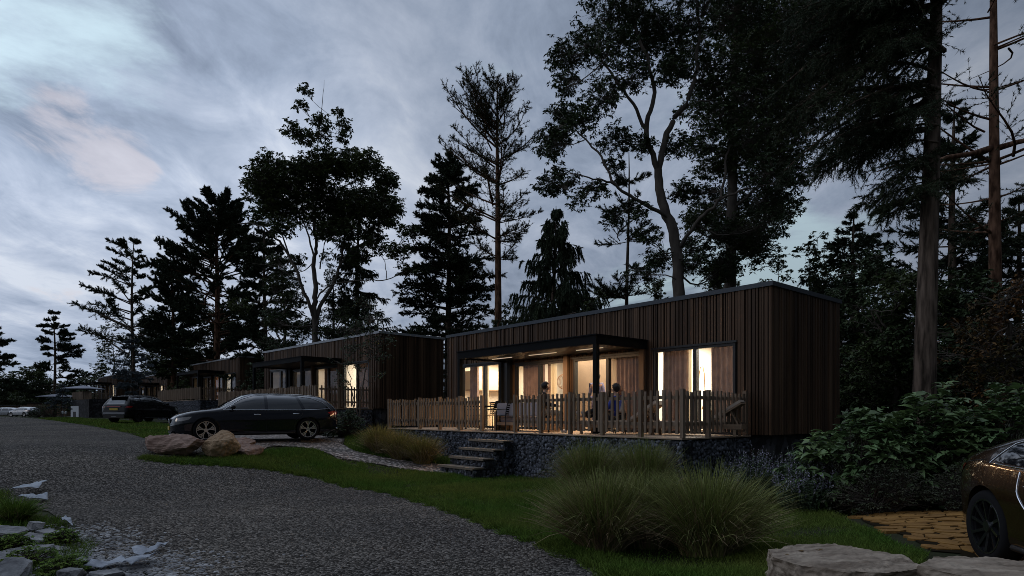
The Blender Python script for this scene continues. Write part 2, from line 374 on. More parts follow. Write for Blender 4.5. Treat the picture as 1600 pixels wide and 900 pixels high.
def sheet(name, poly, m, dz, step=.4, kind='structure', parent=None, stepfar=True):
    """fill polygon (world xy) with a triangulated sheet that follows the terrain"""
    P = [np.array(p, float) for p in poly]; bnd = []
    for i, p in enumerate(P):
        q = P[(i+1) % len(P)]; d = np.linalg.norm(q-p); far = max(1, min(np.linalg.norm(p), np.linalg.norm(q))/18)
        k = max(1, int(d/(step*far)))
        for j in range(k):
            w = p+(q-p)*j/k; bnd.append(w)
    bnd = np.array(bnd); lo = bnd.min(0); hi = bnd.max(0)
    pts = []
    y = lo[1]
    while y < hi[1]:
        st = step*max(1, abs(y)/18)
        for x in np.arange(lo[0], hi[0], st):
            if point_in(x, y, bnd): pts.append((x+random.uniform(-.1, .1)*st, y+random.uniform(-.1, .1)*st))
        y += st
    nb = len(bnd); allp = [Vector(p) for p in bnd]+[Vector(p) for p in pts]
    vo, eo, fo, _, _, _ = delaunay_2d_cdt(allp, [(i, (i+1) % nb) for i in range(nb)], [list(range(nb))], 1, 1e-4)
    V = np.array([(v.x, v.y) for v in vo]); dist = np.hypot(V[:, 0], V[:, 1])
    Zc = hgt(V[:, 0], V[:, 1])+dz*np.maximum(1, dist/25)
    me = np_mesh(name, np.column_stack([V, Zc]), [np.array([f for f in fo if len(f) == 3])], [m], smooth=True)
    o = link(name, me, parent)
    if kind: o['kind'] = kind
    return o
def point_in(x, y, P):
    c = False; n = len(P); j = n-1
    for i in range(n):
        xi, yi = P[i]; xj, yj = P[j]
        if (yi > y) != (yj > y) and x < (xj-xi)*(y-yi)/(yj-yi)+xi: c = not c
        j = i
    return c
def points_in(xy, P):
    P = np.asarray(P); c = np.zeros(len(xy), bool); n = len(P); j = n-1
    for i in range(n):
        xi, yi = P[i]; xj, yj = P[j]
        if yi != yj:
            cr = ((yi > xy[:, 1]) != (yj > xy[:, 1])) & (xy[:, 0] < (xj-xi)*(xy[:, 1]-yi)/(yj-yi)+xi)
            c ^= cr
        j = i
    return c
# ground: one sheet to the horizon
def axis_grid(a, b, fine0, fine1, st):
    g = list(np.arange(fine0, fine1+1e-6, st)); s = st; x = fine0
    while x > a: s *= 1.25; x -= s; g.insert(0, x)
    s = st; x = fine1
    while x < b: s *= 1.25; x += s; g.append(x)
    return np.array(g)
gx = axis_grid(-600, 600, -20, 14, .5); gy = axis_grid(-60, 900, 2, 32, .5)
GX, GY = np.meshgrid(gx, gy); GZ = hgt(GX, GY)
ny, nx = GX.shape; idx = np.arange(nx*ny).reshape(ny, nx)
Fq = np.stack([idx[:-1, :-1], idx[:-1, 1:], idx[1:, 1:], idx[1:, :-1]], -1).reshape(-1, 4)
g = link('ground', np_mesh('ground', np.stack([GX, GY, GZ], -1), [Fq], ['ground'], smooth=True)); g['kind'] = 'structure'
hs = lambda L_: [hit(*p) for p in L_]
road_r = hs([(1010, 912), (960, 893), (905, 868), (860, 852), (760, 818), (700, 795), (600, 768), (500, 747), (420, 733), (350, 727), (270, 723), (222, 716), (335, 711), (335, 684), (232, 688), (200, 677), (150, 668), (100, 661), (60, 655.5), (30, 653)])
road_l = [np.array(p) for p in ((-135, 150), (-62, 62), (-27, 25), (-14.5, 13.5))]+hs([(0, 790), (75, 800), (105, 828), (150, 868), (200, 885), (262, 905)])+[np.array((-2.6, 4)), np.array((-1, 1)), np.array((3.5, 1))]
road_poly = smooth_line(road_r)+road_l
sheet('road', road_poly, 'road', .018)
drive_poly = hs([(322, 696), (335, 682), (400, 676), (560, 670), (547, 681), (536, 695), (495, 702), (420, 697), (410, 706), (330, 711)])
sheet('driveway', smooth_line(drive_poly), 'gravel', .026, .3)
path_poly = hs([(420, 697), (495, 702), (528, 717), (594, 727), (640, 735), (690, 741), (752, 742), (748, 730), (702, 728), (630, 722), (555, 708), (536, 695), (500, 690)])
sheet('gravel_path', smooth_line(path_poly), 'gravel', .034, .25)
# ------------------------------------------------------------------ cabins (local x to the right along the front, y back, origin at the front right corner at deck level)
CL, CD, CH = 13.0, 3.63, 3.5
def frame_mat(o): return Matrix.Translation(o[0]) @ Matrix.Rotation(o[1], 4, 'Z')
def cladding(mb, a0, a1, z0, z1, put, holes=(), rnd=None):
    """vertical battens between a0..a1; put(mb,a,b,za,zb,proud)"""
    a = a0
    while a < a1-.02:
        w = rnd.choice([.032, .045, .045, .06, .075]); g = rnd.choice([.014, .02, .028, .034])
        b = min(a+w, a1); pr = rnd.choice([.02, .032, .048])
        segs = [(z0, z1)]
        for (h0, h1, hz0, hz1) in holes:
            if b > h0 and a < h1:
                ns = []
                for (s0, s1) in segs:
                    if hz0 > s0: ns.append((s0, min(hz0, s1)))
                    if hz1 < s1: ns.append((max(hz1, s0), s1))
                segs = ns
        for s0, s1 in segs:
            if s1-s0 > .03: put(mb, a, b, s0, s1, pr)
        a = b+g
def pleats(x0, x1, z0, z1, y, amp=.045, per=.13, mb=None, seed=0):
    rr = random.Random(seed); mb = mb or MB(); n = max(6, int((x1-x0)/.02)); top = []; bot = []; ph = rr.uniform(0, 6)
    for i in range(n+1):
        x = x0+(x1-x0)*i/n
        yy = y+amp*math.sin(x*2*math.pi/per+ph+.8*math.sin(x*9+seed))
        top.append((x, yy, z1)); bot.append((x+.01*math.sin(x*31), yy*1.0+.012*math.sin(x*17), z0))
    b = len(mb.v); mb.v += top+bot
    mb.f += [(b+i, b+i+1, b+n+2+i, b+n+1+i) for i in range(n)]
    return mb
# openings: x0, x1, z-top, panels [(x0,x1,kind)]
OPEN = [(-3.27, -.875, 2.2, [-2.0]), (-6.25, -3.7, 2.15, [-4.90]), (-9.0, -6.58, 2.15, [-7.79]), (-12.1, -9.8, 2.28, [-10.70])]
def cabin(frame, label, base_h, gnd, seed, detail=True):
    rr = random.Random(seed); loc, rz = frame
    c = thing('timber_cabin', label, 'cabin', loc, rz, 'timber cabins along the lane')
    holes = [(o[0], o[1], -.02, o[2]) for o in OPEN]
    # walls: backing with openings cut as pieces
    xs = [-CL]+sorted([o[0] for o in OPEN]+[o[1] for o in OPEN])+[0]
    mb = MB()
    for i in range(0, len(xs)-1):
        a, b = xs[i], xs[i+1]; op = [o for o in OPEN if abs(o[0]-a) < 1e-6]
        if op: mb.box(a, b, 0.0, .12, op[0][2], CH-.06)
        else: mb.box(a, b, 0.0, .12, 0, CH-.06)
    mb.box(-.12, 0, .121, CD-.121, 0, CH-.06); mb.box(-CL, -CL+.12, .121, CD-.121, 0, CH-.06); mb.box(-CL, 0, CD-.12, CD, 0, CH-.06)
    mb.build('wall', 'backing', c)
    f = MB(); cladding(f, -CL, 0.0, .0, CH-.08, lambda m, a, b, s, t, p: m.box(a, b, -p, -.001, s, t), holes, rr); f.build('front_cladding', 'clad', c)
    f = MB(); cladding(f, 0, CD, .0, CH-.08, lambda m, a, b, s, t, p: m.box(.001, p, a, b, s, t), (), rr); f.build('side_cladding', 'clad', c)
    f = MB(); cladding(f, 0, CD, .0, CH-.08, lambda m, a, b, s, t, p: m.box(-CL-p, -CL-.001, a, b, s, t), (), rr); f.build('side_cladding', 'clad', c)
    r = MB(); r.box(-CL+.02, -.02, .02, CD-.02, CH-.055, CH-.01); rf = r.build('roof', 'roofing', c)
    e = MB(); e.box(-CL-.07, .07, -.07, .03, CH-.078, CH+.03); e.box(-CL-.07, -CL+.03, .032, CD-.032, CH-.078, CH+.03); e.box(-.03, .07, .032, CD-.032, CH-.078, CH+.03); e.box(-CL-.07, .07, CD-.03, CD+.07, CH-.078, CH+.03)
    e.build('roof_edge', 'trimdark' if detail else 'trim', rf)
    p = MB(); p.box(-CL+.12, -.1, .12, CD-.1, -base_h, -.004); p.build('plinth', 'darkstone', c)
    # windows
    for k, (x0, x1, zt, mul) in enumerate(OPEN):
        fr = MB(); w = .065
        fr.box(x0+.002, x0+w, -.03, .10, .03, zt-.002); fr.box(x1-w, x1-.002, -.03, .10, .03, zt-.002)
        fr.box(x0+w+.001, x1-w-.001, -.028, .098, zt-w, zt-.002); fr.box(x0+w+.001, x1-w-.001, -.028, .098, .002, .05)
        for mx in mul: fr.box(mx-.05, mx+.05, -.026, .096, .052, zt-w-.002)
        wf = fr.build('window', 'frame', c)
        gl = MB(); ed = [x0+w]+[q for mx in mul for q in (mx-.05, mx+.05)]+[x1-w]
        for i in range(0, len(ed), 2): gl.box(ed[i]+.002, ed[i+1]-.002, .03, .036, .053, zt-w-.004)
        gl.build('pane', 'glass', wf)
        if k: pass
        li = MB(); li.box(x0-.05, x1+.05, -.07, -.046, zt+.001, zt+.055); li.build('lintel', 'frame', wf)
    # inside shell
    I0, I1, ID = -CL+.13, -.13, CD-.13
    s = MB(); s.box(I0, I1, .13, ID, -.001, .012); s.build('floor', 'ifloor', c)
    s = MB(); s.box(I0, I1, .13, ID, 2.50, 2.53); s.build('ceiling', 'iceil', c)
    s = MB(); s.box(I0, -3.56, ID-.02, ID-.001, .013, 2.499); s.build('inner_wall', 'plaster', c)
    s = MB(); s.box(I0, I0+.014, .14, ID-.021, .013, 2.499); s.build('inner_wall', 'plaster', c); s = MB(); s.box(-3.44, I1, ID-.02, ID-.001, .013, 2.499); s.box(I1-.012, I1, .14, ID-.021, .013, 2.499); s.build('inner_wall', 'white', c)
    s = MB(); s.box(-3.56, -3.44, .14, ID, .013, 2.499); s.build('partition', 'plaster', c); s = MB(); s.box(-9.46, -9.36, 1.5, ID-.021, .013, 2.499); s.build('partition', 'plaster', c)
    s = MB(); s.box(-8.5, -6.9, 2.3, ID-.022, .013, 2.35); s.build('wardrobe', 'wardrobe', c, bevel=.01)
    # pergola
    t0, t1, pv = 3.45, 9.4, -2.12
    pg = MB(); pz = 2.24
    pg.box(-t1, -t0, pv, pv+.10, pz, pz+.22); pg.box(-t1, -t1+.10, pv+.101, -.05, pz, pz+.22); pg.box(-t0-.10, -t0, pv+.101, -.05, pz, pz+.22)
    pe = pg.build('pergola_beam', 'darkmetal', c)
    pp = MB()
    y = pv+.18
    while y < -.12: pp.box(-t1+.101, -t0-.101, y, y+.13, pz+.05, pz+.09); y += .165
    pp.build('pergola_ceiling', 'frame', c)
    rp = MB(); rp.box(-t1-.03, -t0+.03, pv-.03, -.06, pz+.222, pz+.25); rp.build('pergola_roof', 'darkmetal', c)
    for (px_, py_) in ((-t0-.11, pv+.0), (-t1, pv+.0)):
        b = MB(); b.box(px_+.002, px_+.122, py_+.002, py_+.122, .002, pz-.002); b.build('pergola_post', 'darkmetal', c)
    for px_ in (-6.56, -3.66, -9.25, -9.72):
        b = MB(); b.box(px_, px_+.16, -.16, -.05, .002, pz+.05); b.build('facade_post', 'postwood' if px_ > -9 else 'darkmetal', c)
    b = MB(); b.box(-9.7, -9.1, -.075, -.048, .0, 2.235); b.build('wall_panel', 'frame', c)
    return c
def area(name, loc, sx, sy, e, col, rot=(0, 0, 0), parent=None, spread=180):
    l = bpy.data.lights.new(name, 'AREA'); l.shape = 'RECTANGLE'; l.size = sx; l.size_y = sy; l.energy = e; l.color = col; l.spread = R(spread)
    o = bpy.data.objects.new(name, l); COL.objects.link(o); o.location = loc; o.rotation_euler = rot
    if parent: o.parent = parent
    return o
RZ1 = math.atan2(-.762, .647)
F1 = (Vector((5.94, 14.3, 1.2)), RZ1)
def L2W(fr, x, y, z=0): return frame_mat(fr) @ Vector((x, y, z))
# curtains: x0,x1,y,material
CURT = [(-3.19, -2.36, 'curtain'), (-2.37, -2.28, 'sheer'), (-1.72, -.97, 'curtain'), (-8.86, -7.86, 'curtain'), (-7.70, -7.52, 'curtain'), (-7.5, -7.3, 'sheer'), (-4.82, -3.80, 'curtain'), (-11.9, -11.4, 'curtain'), (-11.1, -10.8, 'sheer')]
CLAB = ['brown curtain at the left edge of the brightest bedroom window', 'cream strip beside the brown curtain in the bedroom window', 'brown pleated curtain filling the right end of the bedroom window',
 'wide brown curtain in the pergola window behind the sofa', 'narrow brown curtain just left of the dark haired man', 'narrow cream curtain behind the dark haired man', 'brown curtain behind the lounger under the pergola corner',
 'brown curtain in the kitchen window near the far cabin end', 'cream curtain beside the kitchen cupboards']
WN = ['bedroom', 'left pergola', 'right pergola', 'kitchen']
def furnish(fr, first):
    rz = fr[1]; out = []
    cs = CURT if first else [(-2.55, -.9, 'curtain'), (-8.55, -7.15, 'curtain'), (-5.75, -4.2, 'curtain'), (-11.5, -10.1, 'curtain')]
    for i, (a, b, m) in enumerate(cs):
        me = pleats(a, b, .03, 2.40, .0, .065, .135 if m == 'curtain' else .07, seed=i).mesh('curtain', m, smooth=True)
        mid = (a+b)/2
        me.transform(Matrix.Translation((-mid, 0, 0)))
        o = link('curtain', me, None, L2W(fr, mid, .26, 0), (0, 0, rz)); out.append(o)
        tag(o, CLAB[i] if first else 'closed brown curtain in the %s window of the second cabin' % WN[i], 'curtain', 'curtains in the cabin windows' if first else 'curtains of the distant cabins')
    return out
# ---- cabin 1
cab1 = cabin(F1, 'near timber cabin with lit windows and a dark pergola', 1.25, 0, 11)
furnish(F1, True)
WARM = (1.0, .82, .60); WW = (1.0, .88, .72)
def lights(fr, k=1.0, par=None):
    par = par
    area('bedroom_lamp', (-1.8, 1.8, 2.47), 2.4, 2.0, 330*k, WW, parent=par)
    area('living_lamp', (-6.4, 1.5, 2.47), 4.2, 1.6, 215*k, WARM, parent=par)
    area('kitchen_lamp', (-11.2, 1.8, 2.47), 2.4, 1.8, 210*k, WARM, parent=par)
lights(F1, 1.0, cab1)
# glowing strips under the pergola
for (x0, x1) in ((-9.0, -8.0), (-7.2, -6.0), (-5.2, -4.2)):
    b = MB(); b.box(x0, x1, -1.01, -.99, 2.268, 2.288); b.build('light_strip', 'lampon', cab1)
area('pergola_lamp', (-6.4, -1.0, 2.25), 4.0, .1, 125, (1, .62, .34), parent=cab1)
# interior things of cabin 1
def at1(x, y, z=0): return L2W(F1, x, y, z)
t = thing('kitchen_unit', 'cream kitchen cupboards with a lit worktop inside the far end window', 'kitchen unit', at1(-12.48, 2.2, .012), RZ1+R(90))
b = MB(); b.box(-1.5, .7, -.35, .36, 0, .9); b.build('base_cabinet', 'cupboard', t, bevel=.01)
b = MB(); b.box(-1.52, .72, -.38, .36, .902, .94); b.build('worktop', 'oak', t)
for i in range(3):
    b = MB(); b.box(-1.5+i*.72, -.79+i*.72, .0, .36, 1.42, 2.15); b.build('wall_cabinet', 'cupboard', t, bevel=.008)
b = MB(); b.box(-1.5, .7, .0, .35, 1.385, 1.415); b.build('shelf', 'oak', t)
t = thing('sideboard', 'low oak sideboard with baskets behind the dark haired man', 'sideboard', at1(-7.6, 3.1, .012), RZ1)
b = MB(); b.box(-1.2, 1.2, -.25, .25, .08, .78); b.build('body', 'oak', t, bevel=.01)
for i in range(4):
    b = MB(); b.box(-1.15+i*.585, -.62+i*.585, -.27, -.252, .12, .74); b.build('drawer', 'cupboard', t)
for i in range(2):
    for j in (-1, 1):
        b = MB(); b.box(-1.1+i*2.15, -1.05+i*2.15, j*.2-.02, j*.2+.02, 0, .079); b.build('leg', 'frame', t)
t = thing('rattan_lamp', 'round rattan hanging lamp inside next to the wooden post', 'lamp', at1(-8.55, 1.9, 1.62), RZ1)
b = MB()
for a in np.linspace(0, math.pi, 7, endpoint=False):
    b.tube([(.27*math.cos(a)*math.cos(q), .27*math.sin(a)*math.cos(q), .27*math.sin(q)) for q in np.linspace(0, 2*math.pi, 24, endpoint=False)], .007, 5, closed=True)
b.build('shade', 'rattan', t, smooth=True)
b = MB(); b.tube([(0, 0, .27), (0, 0, .86)], .004, 4); b.build('cord', 'frame', t)
t = thing('arc_lamp', 'tall brass arc floor lamp in the bright bedroom window', 'floor lamp', at1(-2.95, 1.6, .012), RZ1)
b = MB(); b.lathe([(0, 0), (.16, 0), (.16, .02), (0, .025)], 20); b.build('base', 'brass', t, smooth=False)
pts = [(0, 0, .02), (0, 0, .7), (.008, 0, 1.2), (.03, 0, 1.60), (.065, 0, 1.78), (.11, 0, 1.85), (.155, 0, 1.78), (.19, 0, 1.60), (.21, 0, 1.2), (.218, 0, .75)]
b = MB(); b.tube(pts, .014, 6); b.build('stem', 'brass', t, smooth=True)
b = MB(); b.lathe([(.03, .75), (.09, .66), (.10, .60), (.0, .62)], 16, c=(.218, 0, 0)); b.build('shade', 'brass', t, smooth=True)
t = thing('double_bed', 'low double bed with a pink throw inside the bedroom', 'bed', at1(-1.75, 2.45, .012), RZ1)
b = MB(); b.box(-.9, .9, -.95, .95, .1, .32); b.build('bed_frame', 'oak', t, bevel=.01)
b = MB(); b.box(-.86, .86, -.9, .9, .321, .55); b.build('mattress', 'sheer', t, bevel=.04)
b = MB(); b.box(-.9, .9, -.92, .1, .551, .58); b.build('throw', 'skin', t, bevel=.01)
# ---- terrace of a cabin: deck boards, gabion walls, stairs
DV = -2.85
def gabion(name_parent, a, b, ztop, zbot, thick, mats=('stone', 'wire'), seed=1, stone=.088, frame=None):
    """a->b: world-plane line in local coords of parent; outward side is to the right of a->b"""
    rr = np.random.default_rng(seed); a = np.array(a, float); b = np.array(b, float); d = b-a; Ln = np.linalg.norm(d); d /= Ln; n = np.array([d[1], -d[0]])
    hgt_ = ztop-zbot; nst = int(Ln*hgt_/(stone*stone)*3.4)
    ico = [( -.5, 0, .85), (.5, 0, .85), (-.5, 0, -.85), (.5, 0, -.85), (0, .85, .5), (0, .85, -.5), (0, -.85, .5), (0, -.85, -.5), (.85, .5, 0), (-.85, .5, 0), (.85, -.5, 0), (-.85, -.5, 0)]
    icf = [(0, 4, 1), (0, 9, 4), (9, 5, 4), (4, 5, 8), (4, 8, 1), (8, 10, 1), (8, 3, 10), (5, 3, 8), (5, 2, 3), (2, 7, 3), (7, 10, 3), (7, 6, 10), (7, 11, 6), (11, 0, 6), (0, 1, 6), (6, 1, 10), (9, 0, 11), (9, 11, 2), (9, 2, 5), (7, 2, 11)]
    ico = np.array(ico); icf = np.array(icf)
    s = rr.uniform(0, Ln, nst); z = rr.uniform(zbot, ztop-.045, nst); dp = rr.uniform(.02, .10, nst)
    V = []; 
    base = ico[None]*rr.uniform(.72, 1.2, (nst, 12, 1))*stone*.5*rr.uniform(.6, 1.45, (nst, 1, 1))
    base = base*rr.uniform(.6, 1.25, (nst, 1, 3))
    ang = rr.uniform(0, 6.28, (nst, 3))
    for ax in range(3):
        c_, s_ = np.cos(ang[:, ax])[:, None], np.sin(ang[:, ax])[:, None]
        i, j = [(1, 2), (0, 2), (0, 1)][ax]
        p, q = base[:, :, i].copy(), base[:, :, j].copy()
        base[:, :, i] = p*c_-q*s_; base[:, :, j] = p*s_+q*c_
    base[:, :, 1] *= .6
    cen2 = a[None]+d[None]*s[:, None]-n[None]*dp[:, None]
    off = base[:, :, 0:1]*d[None, None]+np.minimum(base[:, :, 1:2], dp[:, None, None]-.006)*n[None, None]
    V = np.concatenate([cen2[:, None]+off, np.minimum(z[:, None, None]+base[:, :, 2:3], ztop-.012)], -1).reshape(-1, 3)
    Fc = (icf[None]+(np.arange(nst)*12)[:, None, None]).reshape(-1, 3)
    g = link('gabion_wall', np_mesh('gabion_wall', V, [Fc], [mats[0]]), name_parent)
    bk = MB(); q = a-n*.07; r2 = b-n*.07; q2 = a-n*thick; r3 = b-n*thick
    bk.add([(*q, zbot), (*r2, zbot), (*r3, zbot), (*q2, zbot), (*q, ztop-.03), (*r2, ztop-.03), (*r3, ztop-.03), (*q2, ztop-.03)], [(0, 3, 2, 1), (4, 5, 6, 7), (0, 1, 5, 4), (1, 2, 6, 5), (2, 3, 7, 6), (3, 0, 4, 7)])
    bk.build('core', 'core', g)
    w = MB(); st = .1
    for i in range(int(Ln/st)+1):
        p = a+d*min(Ln, i*st)+n*.004; big = (i % 10 == 0); w.beam((*p, zbot), (*p, ztop-.01), .009 if big else .0045)
    zz_ = zbot
    while zz_ < ztop: w.beam((*(a+n*.004), zz_), (*(b+n*.004), zz_), .0045); zz_ += st
    w.build('wire_mesh', mats[1], g)
    return g
def terrace(fr, label, x0, x1, side_to, gh, stairs=None, seed=3):
    """x0 right end, x1 left end in local x (negative)"""
    t = thing('gabion_terrace', label, 'terrace', fr[0], fr[1], 'raised terraces of the cabins')
    b = MB(); y = DV+.01
    while y < -.09:
        b.box(x1, x0, y, min(y+.135, -.08), -.042, -.012); y += .142
    b.build('deck_boards', 'deck', t)
    gabion(t, (x1, DV), (x0, DV), -.044, -gh, .4, seed=seed)
    gabion(t, (x0, DV), (x0, -.06), -.046, -gh, .4, seed=seed+1)
    gabion(t, (x1, -.06), (x1, DV), -.046, -gh, .4, seed=seed+2)
    return t
ter1 = terrace(F1, 'near raised terrace with timber boards on dark stone filled gabions', -.45, -12.65, 0, 1.3)
stp = thing('garden_stairs', 'gabion stairs with four timber treads up to the near terrace', 'stairs', at1(-6.5, DV, -1.2), RZ1)
for i in range(4):      # i=0 top tread
    yy = -.005-.34*(i); z = 1.2-.225*(i+1)
    b = MB(); b.box(-.78, .78, yy-.36, yy-.02, z-.04, z); b.box(-.78, .78, yy-.385, yy-.362, z-.055, z+.002); b.build('tread', 'stair', stp)
    gabion(stp, (-.74, yy-.35), (.74, yy-.35), z-.043, max(-.1, z-.30), .3, seed=20+i, stone=.09)
    gabion(stp, (.74, yy-.35), (.74, yy-.012), z-.043, -.15, .3, seed=30+i, stone=.09)
    gabion(stp, (-.74, yy-.012), (-.74, yy-.35), z-.043, -.15, .3, seed=40+i, stone=.09)
# ---- fences
def fence_run(parent, a, b, posts, z0=0.0, hh=1.0, seed=1, step=.160):
    """a,b local xy; posts at distances along"""
    rr = random.Random(seed); a = Vector((*a, 0)); b = Vector((*b, 0)); d = (b-a); Ln = d.length; d.normalize(); n = Vector((d.y, -d.x, 0)); ang = math.atan2(d.y, d.x)
    def obox(mb, s0, s1, n0, n1, za, zb):
        vs = [(a+d*s+n*q+Vector((0, 0, z))) for z in (za, zb) for s, q in ((s0, n0), (s1, n0), (s1, n1), (s0, n1))]
        mb.add(vs, [(0, 3, 2, 1), (4, 5, 6, 7), (0, 1, 5, 4), (1, 2, 6, 5), (2, 3, 7, 6), (3, 0, 4, 7)])
    for s in posts:
        m = MB(); obox(m, s-.04, s+.04, -.06, .035, z0-.01, z0+hh+rr.uniform(.0, .03)); m.build('post', 'pale', parent)
    ps = [0]+[s for s in posts if .1 < s < Ln-.1]+[Ln]
    for i in range(len(ps)-1):
        s0, s1 = ps[i]+.057, ps[i+1]-.057
        for z in (.24, .80): rl = MB(); obox(rl, s0, s1, -.045, -.01, z0+z, z0+z+.075); rl.build('rail', 'pale', parent)
        m = MB(); s = s0+.06
        while s < s1-.04:
            w = rr.uniform(.050, .062); obox(m, s, min(s+w, s1), -.009, .03, z0+.075, z0+hh-rr.uniform(.0, .05)); s += step*rr.uniform(.9, 1.1)
        m.build('pales', 'pale', parent)
Tm = [12.2, 10.17, 8.99, 7.88, 6.8]; Tn = [5.33, 4.31, 3.25, 2.21, 1.1, 0.0]
fz = F1[0]
f = thing('picket_fence', 'oak picket fence on the near terrace left of the stairs', 'fence', F1[0], RZ1, 'picket fences of the terraces')
x_ = lambda t_: -.45-t_
fence_run(f, (x_(12.17), DV+.07), (x_(6.8), DV+.07), [12.17-q for q in Tm], seed=5)
fence_run(f, (x_(12.17), -.15), (x_(12.17), DV+.13), [.02, 1.3], seed=6)
f = thing('picket_fence', 'oak picket fence on the near terrace right of the stairs', 'fence', F1[0], RZ1, 'picket fences of the terraces')
fence_run(f, (x_(5.33), DV+.07), (x_(.03), DV+.07), [5.33-q for q in Tn[:-1]]+[5.30], seed=7)
fence_run(f, (x_(.06), DV+.14), (x_(.06), -.15), [.95, 2.5], seed=8)
# ---- cabins further along the lane
def rzdir(vx): # direction to vanishing point x
    k = (vx-800)/F; d = Vector((k, 1)).normalized(); return math.atan2(-d.y, -d.x)
frames = []
for (px, roofpy, Yd, vx) in ((593, 518, 28.4, -125), (375, 556.5, 50, -115), (262, 582, 68, -95), (183, 584.5, 84, -100)):
    p = PX(px, roofpy, Yd); frames.append((Vector((p.x, p.y, p.z-CH)), rzdir(vx)))
labs = ['second timber cabin behind the parked estate car', 'third timber cabin behind the black suv', 'fourth timber cabin partly hidden by the frosty spruce', 'far timber cabin with a grey parasol before it']
cab2 = cabin(frames[0], labs[0], 1.0, 0, 21, False)
for ch in list(cab2.children):
    pass
area('room_lamp', (-1.8, 1.8, 2.47), 2.4, 2.0, 150, WW, parent=cab2)
area('room_lamp', (-6.4, 1.8, 2.47), 4.4, 1.8, 90, WARM, parent=cab2)
cur2 = furnish(frames[0], False)
ter2 = terrace(frames[0], 'second terrace on stone gabions behind the parked estate car', -.45, -12.65, 0, 1.0, seed=50)
fen2 = thing('picket_fence', 'picket fence on the terrace behind the parked estate car', 'fence', frames[0][0], frames[0][1], 'picket fences of the terraces')
fence_run(fen2, (x_(12.17), DV+.07), (x_(.03), DV+.07), [0, 1.2, 2.4, 3.6, 4.8, 6, 7.2, 8.4, 9.6, 10.8, 12.0], seed=9)
fence_run(fen2, (x_(.06), DV+.14), (x_(.06), -.15), [.95, 2.5], seed=10)
tl = ['third terrace on stone gabions behind the black suv', 'fourth terrace beyond the black suv', 'far terrace by the white board']
fl = ['picket fence of the third cabin between the two parked cars', 'picket fence of the fourth cabin beyond the black suv', 'picket fence of the far cabin below the grey parasol']
M2i = frame_mat(frames[0]).inverted()
for k, fr in enumerate(frames[1:]):
    for src, lb in ((cab2, labs[k+1]), (ter2, tl[k]), (fen2, fl[k])):
        c = copy_tree(src); c.location = fr[0]; c.rotation_euler = (0, 0, fr[1]); c['label'] = lb
    for o in cur2:
        c = o.copy(); COL.objects.link(c); l = M2i @ Vector(o.location); c.location = frame_mat(fr) @ l; c.rotation_euler = (0, 0, fr[1])
        c['label'] = o['label'].replace('second', ['third', 'fourth', 'far'][k])
# gabion plinths under the far terraces down to the ground
for k, fr in enumerate(frames[1:]):
    q = L2W(fr, -6.5, DV+.2); gz = H(q.x, q.y)
    w = thing('retaining_wall', ['rubble retaining wall under the third terrace', 'rubble retaining wall under the fourth terrace', 'rubble retaining wall right of the white board'][k], 'wall', (fr[0].x, fr[0].y, gz-.2), fr[1], 'retaining walls')
    top = fr[0].z-gz+.2-1.005
    if top > .1: gabion(w, (-12.65, DV-.02), (-.45, DV-.02), top, 0, 3.2, seed=60+k, stone=.16); gabion(w, (-.45, DV-.02), (-.45, 0), top, 0, 1.2, seed=70+k, stone=.16)
# ---- terrace furniture
def chair(name, label, p, rz, group=None):
    t = thing(name, label, 'chair', p, rz, group)
    for sx in (-1, 1):
        for sy, top in ((-1, .62), (1, .44)):
            m = MB(); m.beam((sx*.25, sy*.22, 0), (sx*.25, sy*.21, .44 if sy < 0 else .44), .022); m.build('leg', 'frame', t)
        m = MB(); m.tube([(sx*.25, .20, .44), (sx*.25, .25, .64), (sx*.25, .33, .90)], .012, 6); m.tube([(sx*.26, -.22, .44), (sx*.26, -.20, .63), (sx*.26, .24, .64)], .012, 6); m.build('side_frame', 'frame', t)
    m = MB()
    for i in range(9): m.box(-.24, .24, -.23+i*.05, -.19+i*.05, .432, .447)
    m.build('seat', 'darkmetal', t)
    m = MB()
    for i in range(7):
        q = i/6; m.box(-.24, .24, .22+.10*q, .235+.10*q, .50+.38*q-.02, .50+.38*q+.02)
    m.build('backrest', 'darkmetal', t); return t
def pt(px, Y_, z=0):  # point on terrace 1 deck (deck surface) at picture column px and depth Y
    return Vector(((px-800)/F*Y_, Y_, 1.2-.012+z))
g = 'slatted chairs around the terrace table'
chair('slatted_chair', 'black slatted chair just behind the gap at the stairs', pt(763, 19.0), R(-70), g)
chair('slatted_chair', 'black slatted chair at the right end of the terrace table', pt(793, 18.6), R(-140), g)
chair('slatted_chair', 'slatted chair deep behind the left fence pales', pt(736, 20.0), R(80), g)
chair('slatted_chair', 'slatted chair on the house side of the terrace table', pt(775, 20.6), R(-10), g)
t = thing('terrace_table', 'long dark dining table on the near terrace by the stairs', 'table', pt(768, 19.8), RZ1)
m = MB(); m.box(-.95, .95, -.42, .42, .72, .755); m.build('table_top', 'darkmetal', t)
for sx in (-1, 1):
    for sy in (-1, 1): m = MB(); m.box(sx*.88-.025, sx*.88+.025, sy*.37-.025, sy*.37+.025, 0, .719); m.build('leg', 'frame', t)
t = thing('garden_sofa', 'grey outdoor sofa behind the fence right of the stairs', 'sofa', pt(822, 18.3), RZ1+R(180))
m = MB(); m.box(-.95, .95, -.38, .38, .16, .26); m.build('seat_frame', 'oak', t, bevel=.006)
for i in range(2): m = MB(); m.box(-.92+i*.93, -.01+i*.93, -.36, .24, .261, .42); m.build('seat_cushion', 'fabric', t, bevel=.03)
for i in range(2): m = MB(); m.box(-.92+i*.93, -.01+i*.93, .22, .38, .425, .82); m.build('back_cushion', 'fabric', t, bevel=.03)
